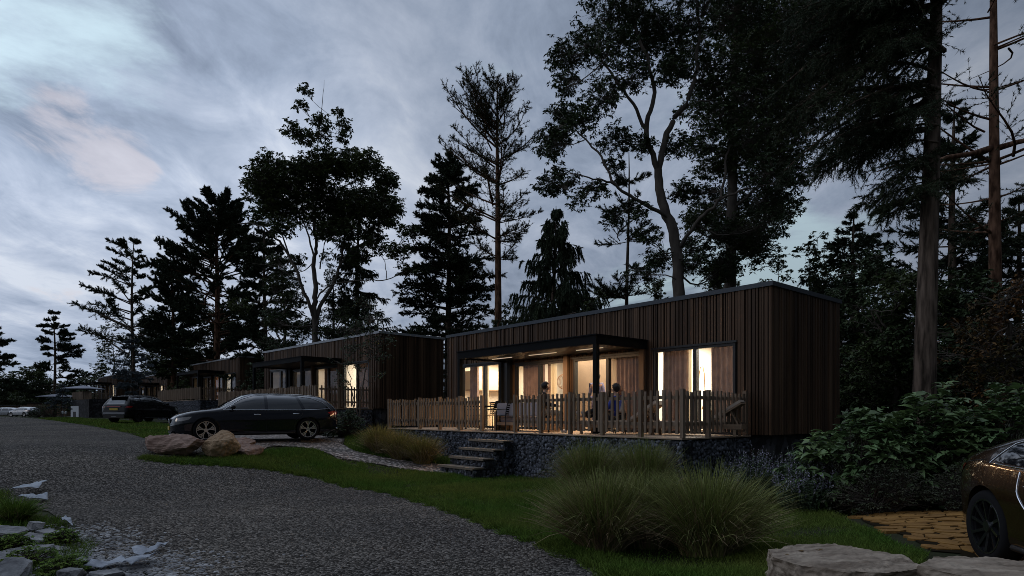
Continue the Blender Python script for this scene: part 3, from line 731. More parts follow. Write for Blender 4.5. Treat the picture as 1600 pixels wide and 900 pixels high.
for sx in (-1, 1):
    m = MB(); m.box(sx*.99-.04, sx*.99+.04, -.38, .38, .0, .58); m.build('armrest', 'oak', t, bevel=.006)
def lounger(label, p, rz):
    t = thing('sun_lounger', label, 'sun lounger', p, rz, 'wooden sun loungers')
    m = MB(); m.box(-1.15, 1.0, -.34, -.29, .16, .27); m.box(-1.15, 1.0, .29, .34, .16, .27); m.box(-1.15, -1.1, -.289, .289, .16, .27); m.box(.95, 1.0, -.289, .289, .16, .27); m.build('frame', 'oak', t)
    m = MB()
    for i in range(13): m.box(-1.09+i*.105, -1.01+i*.105, -.288, .288, .242, .262)
    m.build('slats', 'oak', t)
    m = MB(); m.beam((.28, 0, .29), (.98, 0, .74), .58, .035); m.build('backrest', 'oak', t)
    m = MB(); m.beam((.26, 0, .345), (.96, 0, .79), .54, .06); m.box(-1.08, .24, -.27, .27, .273, .335); m.build('cushion', 'beige', t)
    m = MB(); m.beam((.75, -.2, .56), (.9, -.2, .27), .03); m.beam((.75, .2, .56), (.9, .2, .27), .03); m.build('prop', 'oak', t)
    for sx in (-1.0, .85):
        for sy in (-1, 1): m = MB(); m.box(sx-.03, sx+.03, sy*.3-.03, sy*.3+.03, 0, .158); m.build('leg', 'oak', t)
    return t
lounger('wooden lounger carrying the seated person in blue', pt(973, 15.4), RZ1+R(14))
lounger('empty wooden lounger with a raised back near the fence corner', pt(1092, 14.5), RZ1+R(20))
# ------------------------------------------------------------------ cars
def pchip(xs, ys):
    xs = np.array(xs, float); ys = np.array(ys, float); h = np.diff(xs); d = np.diff(ys)/h; m = np.zeros(len(xs))
    m[0], m[-1] = d[0], d[-1]
    for i in range(1, len(xs)-1):
        if d[i-1]*d[i] > 0:
            w1 = 2*h[i]+h[i-1]; w2 = h[i]+2*h[i-1]; m[i] = (w1+w2)/(w1/d[i-1]+w2/d[i])
    def f(x):
        x = np.clip(x, xs[0], xs[-1]); i = int(min(max(np.searchsorted(xs, x)-1, 0), len(xs)-2)); t = (x-xs[i])/h[i]
        return float((2*t**3-3*t**2+1)*ys[i]+(t**3-2*t**2+t)*h[i]*m[i]+(-2*t**3+3*t**2)*ys[i+1]+(t**3-t**2)*h[i]*m[i+1])
    return f
class Body:
    def __init__(s, zt, zs, zb, w, tum=.40):
        s.zt, s.zs, s.zb, s.w = [pchip([p[0] for p in c], [p[1] for p in c]) for c in (zt, zs, zb, w)]; s.x0 = zt[0][0]; s.x1 = zt[-1][0]; s.tum = tum
        s.low = pchip([0, .08, .2, .45, .62, .8, 1], [.86, .945, .975, .985, 1.0, .985, .955])
    def half(s, x, z):
        zt, zs, zb, w = s.zt(x), s.zs(x), s.zb(x), s.w(x); zs = min(zs, zt-.03)
        if z <= zs: return w*s.low((z-zb)/(zs-zb))
        q = min(1, (z-zs)/(zt-zs)); return max(0, (w*.955-s.tum*(zt-zs)*q))*max(0, 1-q**5)**.33
    def top(s, x, y):
        zt = s.zt(x); zs = min(s.zs(x), zt-.03); lo, hi = zs, zt
        if s.half(x, zs) < y: return None
        for _ in range(24):
            m = (lo+hi)/2
            if s.half(x, m) > y: lo = m
            else: hi = m
        return lo
    def ring(s, x):
        zt, zs, zb = s.zt(x), s.zs(x), s.zb(x); zs = min(zs, zt-.03)
        zz_ = [zb+(zs-zb)*t for t in (0, .03, .08, .15, .25, .38, .5, .6, .7, .8, .9, .96, 1)]+[zs+(zt-zs)*q for q in (.12, .3, .5, .68, .8, .88, .94, .975, .992)]
        h = [(s.half(x, z), z) for z in zz_]
        hr = [(y, z) for y, z in h]
        return [(0, zb)]+[(y, z) for y, z in hr]+[(0, zt)]+[(-y, z) for y, z in reversed(hr)]
    def mesh(s, n=84):
        mb = MB(); xs = [s.x0+(s.x1-s.x0)*(.5-.5*math.cos(math.pi*i/n)) for i in range(n+1)]; K = None
        for x in xs:
            r = s.ring(x); K = len(r); mb.v += [(x, y, z) for y, z in r]
        for i in range(n):
            for j in range(K): mb.f.append((i*K+j, i*K+(j+1) % K, (i+1)*K+(j+1) % K, (i+1)*K+j))
        mb.f.append(tuple(range(K))[::-1]); mb.f.append(tuple(n*K+j for j in range(K)))
        return mb
    def side(s, poly, off=.005, sgn=1, step=.05):
        """patch on the side surface from an (x,z) outline"""
        b = []
        for i, p in enumerate(poly):
            q = poly[(i+1) % len(poly)]; k = max(1, int(math.dist(p, q)/step))
            b += [(p[0]+(q[0]-p[0])*j/k, p[1]+(q[1]-p[1])*j/k) for j in range(k)]
        xs = [p[0] for p in b]; zs = [p[1] for p in b]; inn = []
        for x in np.arange(min(xs)+step*.6, max(xs), step):
            for z in np.arange(min(zs)+step*.6, max(zs), step):
                if point_in(x, z, b): inn.append((x, z))
        vo, eo, fo, _, _, _ = delaunay_2d_cdt([Vector(p) for p in b+inn], [(i, (i+1) % len(b)) for i in range(len(b))], [list(range(len(b)))], 1, 1e-5)
        mb = MB(); mb.add([(v.x, sgn*(s.half(v.x, v.y)+off), v.y) for v in vo], [tuple(f) for f in fo]); return mb
    def line(s, mb, pts, r=.005, sgn=1, off=.004, n=5, step=.08):
        o = []
        for i in range(len(pts)-1):
            p, q = pts[i], pts[i+1]; k = max(1, int(math.dist(p, q)/step))
            o += [(p[0]+(q[0]-p[0])*j/k, p[1]+(q[1]-p[1])*j/k) for j in range(k)]
        o.append(pts[-1]); mb.tube([(x, sgn*(s.half(x, z)+off), z) for x, z in o], r, n)
    def toppatch(s, xa, xb, ya, yb, off=.006, nx_=14, ny_=12):
        mb = MB()
        for i in range(nx_+1):
            x = xa+(xb-xa)*i/nx_; yw = ya+(yb-ya)*i/nx_
            for j in range(ny_+1):
                y = yw*(2*j/ny_-1); z = s.top(x, abs(y)); mb.v.append((x, y, (z if z else s.zs(x))+off))
        for i in range(nx_):
            for j in range(ny_):
                a = i*(ny_+1)+j; mb.f.append((a, a+1, a+ny_+2, a+ny_+1))
        return mb
def cut_arches(me, axles, half_w, r, name):
    o = link('tmp', me); cut = []
    for ax in axles:
        for sg in (-1, 1):
            m = MB(); m.lathe([(0, -.16), (r, -.16), (r, .16), (0, .16)], 40, axis='y', c=(ax, sg*(half_w-.06), r-.03)); c = m.build('cut', 'backing'); cut.append(c)
            md = o.modifiers.new('b', 'BOOLEAN'); md.operation = 'DIFFERENCE'; md.object = c; md.solver = 'EXACT'
    dg = bpy.context.evaluated_depsgraph_get(); dg.update(); res = bpy.data.meshes.new_from_object(o.evaluated_get(dg)); res.name = name
    for c in cut+[o]: bpy.data.objects.remove(c)
    bm = bmesh.new(); bm.from_mesh(res); bmesh.ops.remove_doubles(bm, verts=bm.verts, dist=.0008)
    for e in bm.edges:
        e.smooth = not (len(e.link_faces) == 2 and e.calc_face_angle(0) > R(38))
    for f in bm.faces: f.smooth = True
    bm.to_mesh(res); bm.free(); return res
def wheel(parent, x, y, r, sg, rimm, style, w=.22):
    we = bpy.data.objects.new('wheel', None); COL.objects.link(we); we.parent = parent; we.location = (x, y, r); we.empty_display_size = .1
    if sg < 0: we.rotation_euler = (0, 0, math.pi)
    ri = r*.74
    m = MB(); m.lathe([(ri, -w/2+.01), (r-.03, -w/2), (r-.008, -w/2+.03), (r, -.04), (r, .04), (r-.008, w/2-.03), (r-.03, w/2), (ri, w/2-.01)], 48, axis='y'); m.build('tyre', 'tyre', we, smooth=True)
    m = MB(); m.lathe([(ri, -w/2+.02), (ri, w/2-.03), (ri-.035, w/2-.04), (ri-.04, -.02), (.0, -.03)], 48, axis='y'); m.build('barrel', 'tyre', we)
    m = MB(); m.lathe([(ri+.004, w/2-.016), (ri, w/2-.006), (ri-.016, w/2-.008), (ri-.02, w/2-.03)], 48, axis='y')
    if style == 'alloy':
        for i in range(5):
            a = 2*math.pi*i/5+math.pi/2
            for q in (-1, 1):
                a1 = a+q*.10; a2 = a+q*.30
                m.beam((.05*math.cos(a), w/2-.035, .05*math.sin(a)), (.13*math.cos(a1), w/2-.025, .13*math.sin(a1)), .022, .03)
                m.beam((.13*math.cos(a1), w/2-.025, .13*math.sin(a1)), ((ri-.02)*math.cos(a2), w/2-.02, (ri-.02)*math.sin(a2)), .018, .026)
                m.beam((.15*math.cos(a1), w/2-.026, .15*math.sin(a1)), ((ri-.02)*math.cos(a+q*.06), w/2-.02, (ri-.02)*math.sin(a+q*.06)), .012, .02)
    else:
        for i in range(10):
            a = 2*math.pi*i/10
            a2 = a+.22
            m.beam((.05*math.cos(a), w/2-.05, .05*math.sin(a)), ((ri-.02)*math.cos(a2), w/2-.02, (ri-.02)*math.sin(a2)), .04 if i % 2 else .02, .03)
    m.lathe([(0, w/2-.02), (.055, w/2-.02), (.065, w/2-.05)], 20, axis='y')
    m.build('rim', rimm, we)
    return we
def car(name, label, cat, loc, rz, spec, paint, rimm='alloy', style='alloy', rich=True):
    t = thing(name, label, cat, loc, rz, 'cars parked beside the lane')
    B = Body(*spec['curves'], tum=spec.get('tum', .40)); ax = spec['axles']; r = spec['r']
    me = cut_arches(B.mesh().mesh('body', paint), ax, spec['hw'], r+.035, 'body'); me.materials.clear(); me.materials.append(M[paint])
    body = link('body', me, t)
    for x in ax:
        for sg in (-1, 1): wheel(t, x, sg*(spec['hw']-.125), r, sg, rimm, style)
    for sg in (-1, 1):
        for poly in spec['windows']: B.side(poly, .005, sg).build('window', 'carglass', t, smooth=True)
        m = MB()
        for ln in spec['chrome']: B.line(m, ln, .008, sg, .006)
        if m.v: m.build('window_trim', spec.get('trimm', 'chrome'), t, smooth=True)
        m = MB()
        for ln in spec['seams']: B.line(m, ln, .004, sg, .0005)
        m.build('door_seam', 'plastictrim', t)
        for (hx, hz) in spec['handles']:
            m = MB(); y = B.half(hx, hz); m.tube([(hx-.1, sg*(y+.002), hz), (hx-.09, sg*(y+.025), hz), (hx+.09, sg*(y+.025), hz), (hx+.1, sg*(y+.002), hz)], .011, 6); m.build('door_handle', 'chrome' if rich else paint, t, smooth=True)
        for poly in spec['head']: B.side(poly, .006, sg, .04).build('headlight', 'lens', t, smooth=True)
        for poly in spec['tail']: B.side(poly, .006, sg, .04).build('tail_light', 'redlamp', t, smooth=True)
        m = MB(); m.tube([(x, sg*(B.half(x, z)+.004), z) for x, z in [(q, B.zb(q)+.055) for q in np.linspace(ax[0]+r+.05, ax[1]-r-.05, 12)]], .03, 6); m.build('sill', 'plastictrim', t, smooth=True)
        mx, mz = spec['mirror']; y = B.half(mx, mz)
        m = MB(); m.tube([(mx, sg*(y-.02), mz-.03), (mx, sg*(y+.08), mz)], .018, 6); m.tube([(mx-.03, sg*(y+.06), mz+.03), (mx-.01, sg*(y+.10), mz+.035), (mx, sg*(y+.16), mz+.035), (mx-.01, sg*(y+.22), mz+.03), (mx-.03, sg*(y+.25), mz+.02)], [.03, .07, .08, .065, .02], 10); m.build('mirror', paint, t, smooth=True)
    xa, xb, ya, yb = spec['windscreen']; B.toppatch(xa, xb, ya, yb).build('windscreen', 'carglass', t, smooth=True)
    xa, xb, ya, yb = spec['rearglass']; B.toppatch(xa, xb, ya, yb).build('rear_window', 'carglass', t, smooth=True)
    spec['extra'](t, B); return t
def ex_estate(t, B):
    x = B.x1
    m = MB(); m.box(x-.06, x+.012, -.44, .44, .52, .66); m.build('grille', 'plastictrim', t, bevel=.02)
    m = MB(); m.box(x-.02, x+.022, -.45, .45, .655, .672); m.box(x-.02, x+.022, -.45, .45, .508, .524); m.box(x+.008, x+.02, -.42, .42, .585, .60); m.build('grille_bar', 'chrome', t)
    m = MB(); m.lathe([(0, x+.03), (.07, x+.025), (.07, x+.01)], 20, axis='y'); vv = [(q[1], q[0], q[2]+.59) for q in m.v]; m.v = vv; m.build('round_badge', 'chrome', t)
    m = MB(); m.box(x-.01, x+.03, -.26, .26, .35, .46); m.build('number_plate', 'plate', t, bevel=.005)
    m = MB(); m.box(x-.10, x-.005, -.62, .62, .23, .33); m.build('bumper_intake', 'plastictrim', t, bevel=.02)
    m = MB(); m.tube([(x-.30, -.80, .24), (x-.12, -.62, .21), (x-.02, -.3, .205), (x-.01, 0, .205), (x-.02, .3, .205), (x-.12, .62, .21), (x-.30, .80, .24)], .02, 6); m.build('bumper_lip', 'silverpart', t, smooth=True)
    for sg in (-1, 1):
        m = MB(); m.tube([(-2.27, sg*.80, .36), (-2.35, sg*.68, .34), (-2.38, sg*.4, .33)], .02, 6); m.build('exhaust_trim', 'chrome', t, smooth=True)
    x = B.x0
    m = MB(); m.box(x-.02, x+.02, -.26, .26, .55, .66); m.build('number_plate', 'plate', t, bevel=.005)
estate = dict(
 curves=[[(-2.375, .66), (-2.36, .86), (-2.28, 1.03), (-2.12, 1.20), (-1.92, 1.35), (-1.7, 1.405), (-1.2, 1.44), (-.4, 1.46), (.1, 1.45), (.45, 1.38), (.8, 1.20), (1.12, 1.015), (1.3, .975), (1.7, .925), (2.0, .865), (2.22, .78), (2.33, .70), (2.375, .62)],
         [(-2.375, .60), (-2.3, .80), (-2.1, .92), (-1.7, .95), (0, .925), (.9, .895), (1.3, .87), (1.7, .83), (2.0, .77), (2.22, .68), (2.375, .55)],
         [(-2.375, .42), (-2.3, .33), (-2.0, .25), (-1.4, .19), (1.5, .18), (2.1, .20), (2.3, .24), (2.375, .30)],
         [(-2.375, .60), (-2.33, .74), (-2.2, .84), (-1.9, .895), (-1.4, .915), (0, .905), (1.5, .915), (1.85, .89), (2.1, .81), (2.25, .69), (2.34, .53), (2.375, .40)]],
 axles=(-1.365, 1.50), r=.345, hw=.915,
 windows=[[(.98, .955), (.52, 1.235), (.22, 1.345), (-.10, 1.375), (-.10, .955)], [(-.19, .955), (-.19, 1.38), (-.7, 1.375), (-1.02, 1.34), (-1.18, .965)], [(-1.28, .97), (-1.10, 1.335), (-1.5, 1.28), (-1.85, 1.14), (-2.02, 1.00)]],
 chrome=[[(1.05, .93), (-1.2, .935), (-2.05, .975), (-1.85, 1.165), (-1.5, 1.305), (-1.02, 1.37), (-.3, 1.40), (.2, 1.365), (.55, 1.25), (1.05, .93)]],
 seams=[[(1.02, .93), (1.08, .7), (1.0, .30)], [(-.145, .94), (-.145, .30)], [(-1.22, .95), (-1.2, .80), (-.98, .62), (-.95, .30)], [(1.9, .80), (1.3, .86), (1.1, .88)], [(-2.3, .60), (-2.05, .80), (-2.1, .95)]],
 handles=[(.12, .80), (-1.0, .815)], head=[[(2.28, .60), (2.24, .69), (2.05, .725), (1.86, .735), (1.93, .66), (2.1, .61)]], tail=[[(-2.33, .80), (-2.28, .92), (-2.1, .90), (-1.98, .86), (-2.08, .78)]],
 mirror=(.80, .99), windscreen=(.30, 1.08, .52, .62), rearglass=(-2.22, -1.93, .55, .52), extra=ex_estate)
rearY = 19.5; a_ = R(32)
rw = np.array([-.328*rearY, rearY]); hd = np.array([-math.cos(a_), -math.sin(a_)])
ctr = rw+hd*1.365-np.array([-hd[1], hd[0]])*.79; gz = (H(*rw)+H(*(rw+hd*2.865)))/2
car('estate_car', 'dark navy estate car with bright five spoke wheels beside boulders', 'car', (ctr[0], ctr[1], .872), math.atan2(hd[1], hd[0]), estate, 'carblack')
print('car ground', gz)
def ex_suv(t, B):
    x = B.x0
    m = MB(); m.box(x-.03, x+.03, -.72, .72, .50, .62); m.build('bumper_insert', 'silverpart', t, bevel=.015)
    m = MB(); m.box(x-.035, x+.05, -.70, .70, .28, .46); m.build('bumper', 'plastictrim', t, bevel=.02)
    m = MB(); m.box(x-.035, x+.02, -.27, .27, .74, .86); m.build('number_plate', 'plate', t)
    m = MB(); m.box(x-.03, x+.05, -.45, .45, .93, .985); m.build('light_bar', 'redlamp', t)
    m = MB(); m.tube([(x-.012, -.6, .37), (x-.03, 0, .36), (x-.012, .6, .37)], .012, 5); m.build('bumper_strip', 'chrome', t)
    zt = B.zt(-1.9)
    m = MB(); m.box(-2.14, -1.80, -.58, .58, zt-.01, zt+.028); m.build('roof_spoiler', 'carplum', t, bevel=.012)
    for sg in (-1, 1):
        m = MB(); m.tube([(-1.6, sg*.60, 1.60), (-1.4, sg*.61, 1.655), (.1, sg*.61, 1.675), (.5, sg*.58, 1.60)], .014, 6); m.build('roof_rail', 'darkmetal', t, smooth=True)
    m = MB(); m.tube([(-2.17, -.4, 1.05), (-2.14, 0, 1.08)], .009, 5); m.build('wiper', 'plastictrim', t)
suv = dict(
 curves=[[(-2.3, .80), (-2.28, 1.0), (-2.2, 1.10), (-2.0, 1.40), (-1.88, 1.54), (-1.6, 1.60), (-.8, 1.65), (0, 1.65), (.5, 1.57), (.9, 1.35), (1.2, 1.15), (1.4, 1.10), (1.9, 1.02), (2.15, .92), (2.3, .75)],
         [(-2.3, .74), (-2.2, .98), (-1.9, 1.05), (0, 1.03), (1.2, 1.0), (1.9, .91), (2.15, .80), (2.3, .66)],
         [(-2.3, .36), (-2.1, .30), (-1.3, .24), (1.4, .24), (2.2, .28), (2.3, .34)],
         [(-2.3, .72), (-2.26, .82), (-2.1, .895), (-1.5, .93), (1.5, .93), (2.0, .86), (2.2, .72), (2.3, .52)]],
 axles=(-1.38, 1.42), r=.36, hw=.93,
 windows=[[(1.0, 1.08), (.55, 1.40), (.2, 1.53), (-.1, 1.555), (-.1, 1.08)], [(-.19, 1.08), (-.19, 1.555), (-.7, 1.55), (-1.05, 1.53), (-1.2, 1.09)], [(-1.3, 1.10), (-1.15, 1.52), (-1.5, 1.48), (-1.86, 1.24), (-1.84, 1.13)]],
 chrome=[[(1.05, 1.05), (-1.2, 1.06), (-1.95, 1.12)]], trimm='darkmetal', seams=[[(1.05, 1.0), (1.02, .35)], [(-.145, 1.05), (-.145, .35)], [(-1.25, 1.05), (-1.0, .7), (-.98, .35)]],
 handles=[(.1, .92), (-.98, .94)], head=[[(2.2, .72), (2.15, .80), (1.85, .86), (1.95, .76)]], tail=[[(-2.28, .88), (-2.24, 1.0), (-1.9, .98), (-1.95, .90)]],
 mirror=(.85, 1.12), windscreen=(.42, 1.15, .52, .62), rearglass=(-2.2, -1.93, .60, .50), extra=ex_suv)
hv = np.array([.16, .98]); hv /= np.linalg.norm(hv); rc = PX(178, 646, 36.3); c2 = np.array([rc.x, rc.y])+hv*2.3
car('suv', 'black suv seen from behind on the grass before the fences', 'car', (c2[0], c2[1], H(*c2)+.02), math.atan2(hv[1], hv[0]), suv, 'carplum', 'blackrim', 'turbine', rich=False)
def ex_hatch(t, B):
    m = MB(); m.box(B.x0-.02, B.x0+.03, -.25, .25, .60, .71); m.build('number_plate', 'plate', t)
    for sg in (-1, 1):
        m = MB(); cv = pchip([.28, .45, .62, .80, .955], [-.50, -.60, -.76, -.90, -.90]); B.line(m, [(cv(z_), z_) for z_ in np.linspace(.28, .955, 16)], .007, sg, .002); m.build('door_edge', 'chrome', t, smooth=True)
hatch = dict(
 curves=[[(-2.45, .70), (-2.42, .92), (-2.3, 1.06), (-2.0, 1.12), (-1.6, 1.24), (-1.1, 1.37), (-.5, 1.44), (0, 1.445), (.5, 1.38), (1.0, 1.16), (1.35, 1.0), (1.9, .90), (2.3, .76), (2.45, .62)],
         [(-2.45, .64), (-2.3, .88), (-2.0, .95), (-1.4, .985), (0, .95), (1.2, .91), (1.9, .83), (2.3, .67), (2.45, .55)],
         [(-2.45, .40), (-2.2, .26), (-1.4, .19), (1.5, .18), (2.3, .22), (2.45, .30)],
         [(-2.45, .50), (-2.38, .68), (-2.2, .83), (-1.9, .93), (-1.4, .98), (-.6, .96), (0, .95), (1.5, .97), (2.0, .88), (2.3, .68), (2.45, .45)]],
 axles=(-1.45, 1.50), r=.365, hw=.975, tum=.55,
 windows=[[(1.1, .99), (.6, 1.25), (.2, 1.36), (-.1, 1.38), (-.1, .98)], [(-.16, .98), (-.16, 1.38), (-.7, 1.34), (-1.2, 1.18), (-1.35, 1.02)]],
 chrome=[[(1.1, .965), (-.1, .965), (-1.4, 1.0), (-1.2, 1.20), (-.7, 1.36)]], seams=[[(.98, .95), (1.0, .3)], [(-.12, .95), (-.12, .3)], [(-2.3, .72), (-2.0, .97), (-1.5, 1.03)]],
 handles=[(-.68, .84), (.2, .83)], head=[[(2.3, .68), (2.1, .76), (1.9, .80), (2.1, .68)]], tail=[[(-2.42, .80), (-2.37, .90), (-2.15, .95), (-1.95, .955), (-2.1, .86), (-2.3, .78)]],
 mirror=(.85, 1.02), windscreen=(.25, 1.3, .55, .68), rearglass=(-2.2, -1.0, .60, .55), extra=ex_hatch)
hb = np.array([-.2, -.98]); wr = np.array([4.69, 6.2])     # near rear wheel; heads towards the viewer
side = np.array([hb[1], -hb[0]])                            # right hand side of the car
ctr = wr+hb*1.45-side*(.975-.02)
car('hatchback', 'bronze brown car at the right edge with black turbine wheels', 'car', (ctr[0], ctr[1], .215), math.atan2(hb[1], hb[0]), hatch, 'carbrown', 'blackrim', 'turbine')
for px, Yd, an, lb in ((38, 92, -20, 'small silver car far down the lane beside the low garage'), (6, 100, 10, 'small pale car cut by the left edge far away')):
    p = PX(px, 646, Yd)
    car('parked_car', lb, 'car', (p.x, p.y, H(p.x, p.y)+.05), R(180+an), dict(estate), 'carwhite')
# ------------------------------------------------------------------ people
def skinned(name, nodes, edges, m, parent=None, sub=1):
    me = bpy.data.meshes.new(name); keys = list(nodes); ix = {k: i for i, k in enumerate(keys)}
    me.from_pydata([nodes[k][0] for k in keys], [(ix[a], ix[b]) for a, b in edges], [])
    o = link(name, me); md = o.modifiers.new('s', 'SKIN'); md.use_smooth_shade = True
    if not me.skin_vertices: me.skin_vertices.new()
    for i, k in enumerate(keys):
        r = nodes[k][1]; r = (r, r) if not isinstance(r, tuple) else r; me.skin_vertices[0].data[i].radius = r; me.skin_vertices[0].data[i].use_root = (i == 0)
    sb = o.modifiers.new('u', 'SUBSURF'); sb.levels = sub; sb.render_levels = sub
    dg = bpy.context.evaluated_depsgraph_get(); dg.update(); res = bpy.data.meshes.new_from_object(o.evaluated_get(dg)); res.name = name
    bpy.data.objects.remove(o); res.materials.clear(); res.materials.append(M[m])
    for p in res.polygons: p.use_smooth = True
    return link(name, res, parent)
def person(label, loc, rz, J, top, legs, hair, shoes='shoe', longhair=False, sleeves=True):
    """J joints in local metres: pelvis, chest, neck, head, l/r shoulder.. facing +x"""
    t = thing('person', label, 'person', loc, rz)
    n = {}
    def P(k, p, r): n[k] = (p, r)
    V3 = Vector
    P('pelvis', J['pelvis'], .115); P('belly', V3(J['pelvis']).lerp(J['chest'], .5), .115); P('chest', J['chest'], .125)
    P('neck', J['neck'], .052); P('jaw', V3(J['neck']).lerp(J['head'], .55), .066); P('head', J['head'], .088); P('crown', V3(J['head'])+V3((0, 0, .07)), .07)
    ed = [('pelvis', 'belly'), ('belly', 'chest'), ('chest', 'neck'), ('neck', 'jaw'), ('jaw', 'head'), ('head', 'crown')]
    for s in 'lr':
        P('sh'+s, J['sh'+s], .058); P('el'+s, J['el'+s], .042); P('wr'+s, J['wr'+s], .028); d = (V3(J['wr'+s])-V3(J['el'+s])).normalized()
        P('pa'+s, V3(J['wr'+s])+d*.07, (.036, .018)); ed += [('chest', 'sh'+s), ('sh'+s, 'el'+s), ('el'+s, 'wr'+s), ('wr'+s, 'pa'+s)]
        sd = d.cross(V3((0, 0, 1)));  sd = sd.normalized() if sd.length > .1 else V3((0, 1, 0))
        for i, (o_, l_) in enumerate(((-.028, .06), (-.01, .075), (.01, .07), (.028, .055))):
            a = V3(J['wr'+s])+d*.09+sd*o_; P(f'f{s}{i}', a+d*l_*.5+V3((0, 0, -.006)), .0095); P(f'g{s}{i}', a+d*l_+V3((0, 0, -.022)), .008); ed += [('pa'+s, f'f{s}{i}'), (f'f{s}{i}', f'g{s}{i}')]
        P('th'+s, V3(J['wr'+s])+d*.035+sd*.045, .011); P('ti'+s, V3(J['wr'+s])+d*.07+sd*.06+V3((0, 0, -.01)), .009); ed += [('wr'+s, 'th'+s), ('th'+s, 'ti'+s)]
        P('hi'+s, J['hi'+s], .092); P('kn'+s, J['kn'+s], .062); P('an'+s, J['an'+s], .040); P('to'+s, J['to'+s], (.038, .026))
        ed += [('pelvis', 'hi'+s), ('hi'+s, 'kn'+s), ('kn'+s, 'an'+s), ('an'+s, 'to'+s)]
    body = skinned('body', n, ed, 'skin', t)
    # clothes: same skeleton, a little thicker
    g = lambda k, a: (n[k][0], (n[k][1] if not isinstance(n[k][1], tuple) else n[k][1][0])+a)
    c = {k: g(k, .022) for k in ('chest', 'belly', 'pelvis')}; c['collar'] = (V3(J['chest']).lerp(J['neck'], .75), .07)
    e = [('chest', 'belly'), ('belly', 'pelvis'), ('chest', 'collar')]
    for s in 'lr':
        c['sh'+s] = g('sh'+s, .018); c['el'+s] = g('el'+s, .016); c['cu'+s] = (V3(J['el'+s]).lerp(J['wr'+s], .9), .042); e += [('chest', 'sh'+s), ('sh'+s, 'el'+s), ('el'+s, 'cu'+s)]
    skinned('top', c, e, top, t)
    c = {'pelvis': g('pelvis', .030)}; e = []
    for s in 'lr':
        c['hi'+s] = g('hi'+s, .018); c['kn'+s] = g('kn'+s, .018); c['cf'+s] = (V3(J['kn'+s]).lerp(J['an'+s], .93), .058); e += [('pelvis', 'hi'+s), ('hi'+s, 'kn'+s), ('kn'+s, 'cf'+s)]
    skinned('trousers', c, e, legs, t)
    for s in 'lr': skinned('shoe', {'a': (V3(J['an'+s])-V3((0, 0, .02)), .05), 'b': (V3(J['to'+s]), .042), 'c': (V3(J['to'+s])+(V3(J['to'+s])-V3(J['an'+s])).normalized()*.05, .032)}, [('a', 'b'), ('b', 'c')], shoes, t)
    h = V3(J['head']); m = MB(); rr = random.Random(3)
    bm = bmesh.new(); bmesh.ops.create_icosphere(bm, subdivisions=3, radius=.124)
    for v in bm.verts:
        d = v.co.normalized(); v.co = v.co*(1+.10*math.sin(d.x*19+d.y*23)*math.cos(d.z*21+d.y*11))
        if d.x > .35 and d.z < .35: v.co.x = min(v.co.x, .045)
        v.co.z *= 1.0; v.co.y *= .86; v.co.x = min(v.co.x, .082-.25*max(0, .03-v.co.z))
        if v.co.z < -.02 and not longhair: v.co.x -= .01; v.co *= .88
        if longhair and d.z < -.1 and d.x < .2: v.co.z -= .10*(-d.z)
    me = bpy.data.meshes.new('hair'); bm.to_mesh(me); bm.free(); me.materials.append(M[hair]); [setattr(p, 'use_smooth', True) for p in me.polygons]
    ho = link('hair', me, t, tuple(h+V3((-.022, 0, .045))))
    # face: nose, ears, eyes, mouth
    m = MB(); m.tube([h+V3((.082, 0, .025)), h+V3((.094, 0, -.012)), h+V3((.080, 0, -.024))], [.008, .013, .008], 8)
    for s in (-1, 1): m.tube([h+V3((-.005, s*.084, .02)), h+V3((-.015, s*.094, 0)), h+V3((-.005, s*.084, -.03))], [.008, .014, .008], 6)
    m.build('face_feature', 'skin', t, smooth=True)
    m = MB()
    for s in (-1, 1): m.lathe([(0, .004), (.010, .002), (.012, -.006)], 8, axis='y', c=(0, 0, 0))
    m = MB()
    for s in (-1, 1): m.box(h.x+.078, h.x+.087, h.y+s*.034-.012, h.y+s*.034+.012, h.z+.010, h.z+.020)
    m.build('eye', 'jacket', t)
    m = MB(); m.box(h.x+.074, h.x+.088, h.y-.022, h.y+.022, h.z-.052, h.z-.045); m.build('mouth', 'redlamp', t)
    return t
def sitJ(lean=0.0, seat=.45, armf=.3):
    s = seat+.09; c = (lean*.35, 0, s+.38)
    J = dict(pelvis=(0, 0, s), chest=c, neck=(lean*.5+.01, 0, s+.55), head=(lean*.5+.04, 0, s+.665))
    for k, sg in (('l', 1), ('r', -1)):
        J['sh'+k] = (c[0]-.005, sg*.17, c[2]+.10); J['el'+k] = (c[0]+.10, sg*.23, c[2]-.17); J['wr'+k] = (c[0]+armf, sg*.13, c[2]-.20)
        J['hi'+k] = (.04, sg*.09, s-.01); J['kn'+k] = (.45, sg*.11, s-.01); J['an'+k] = (.44, sg*.11, .08); J['to'+k] = (.58, sg*.12, .035)
    return J
# man behind the fence, on a stool
pm = pt(850, 16.75); rzm = R(-4)
t = thing('stool', 'dark round stool under the man in the black jacket', 'stool', pm, 0)
m = MB(); m.lathe([(0, .40), (.17, .40), (.18, .42), (.17, .45), (0, .452)], 20); m.build('seat', 'darkmetal', t)
for i in range(4):
    a = math.pi/4+i*math.pi/2; m = MB(); m.beam((.12*math.cos(a), .12*math.sin(a), .40), (.18*math.cos(a), .18*math.sin(a), 0), .025); m.build('leg', 'frame', t)
man = person('dark haired man in a black jacket facing right behind the fence', pm, rzm, sitJ(.06, .45, .34), 'jacket', 'khaki', 'hairdark', 'shirtwhite')
m = MB(); m.tube([(.045, -.04, .985), (.075, 0, .955), (.045, .04, .985)], .016, 6); m.build('shirt_collar', 'shirtwhite', man)
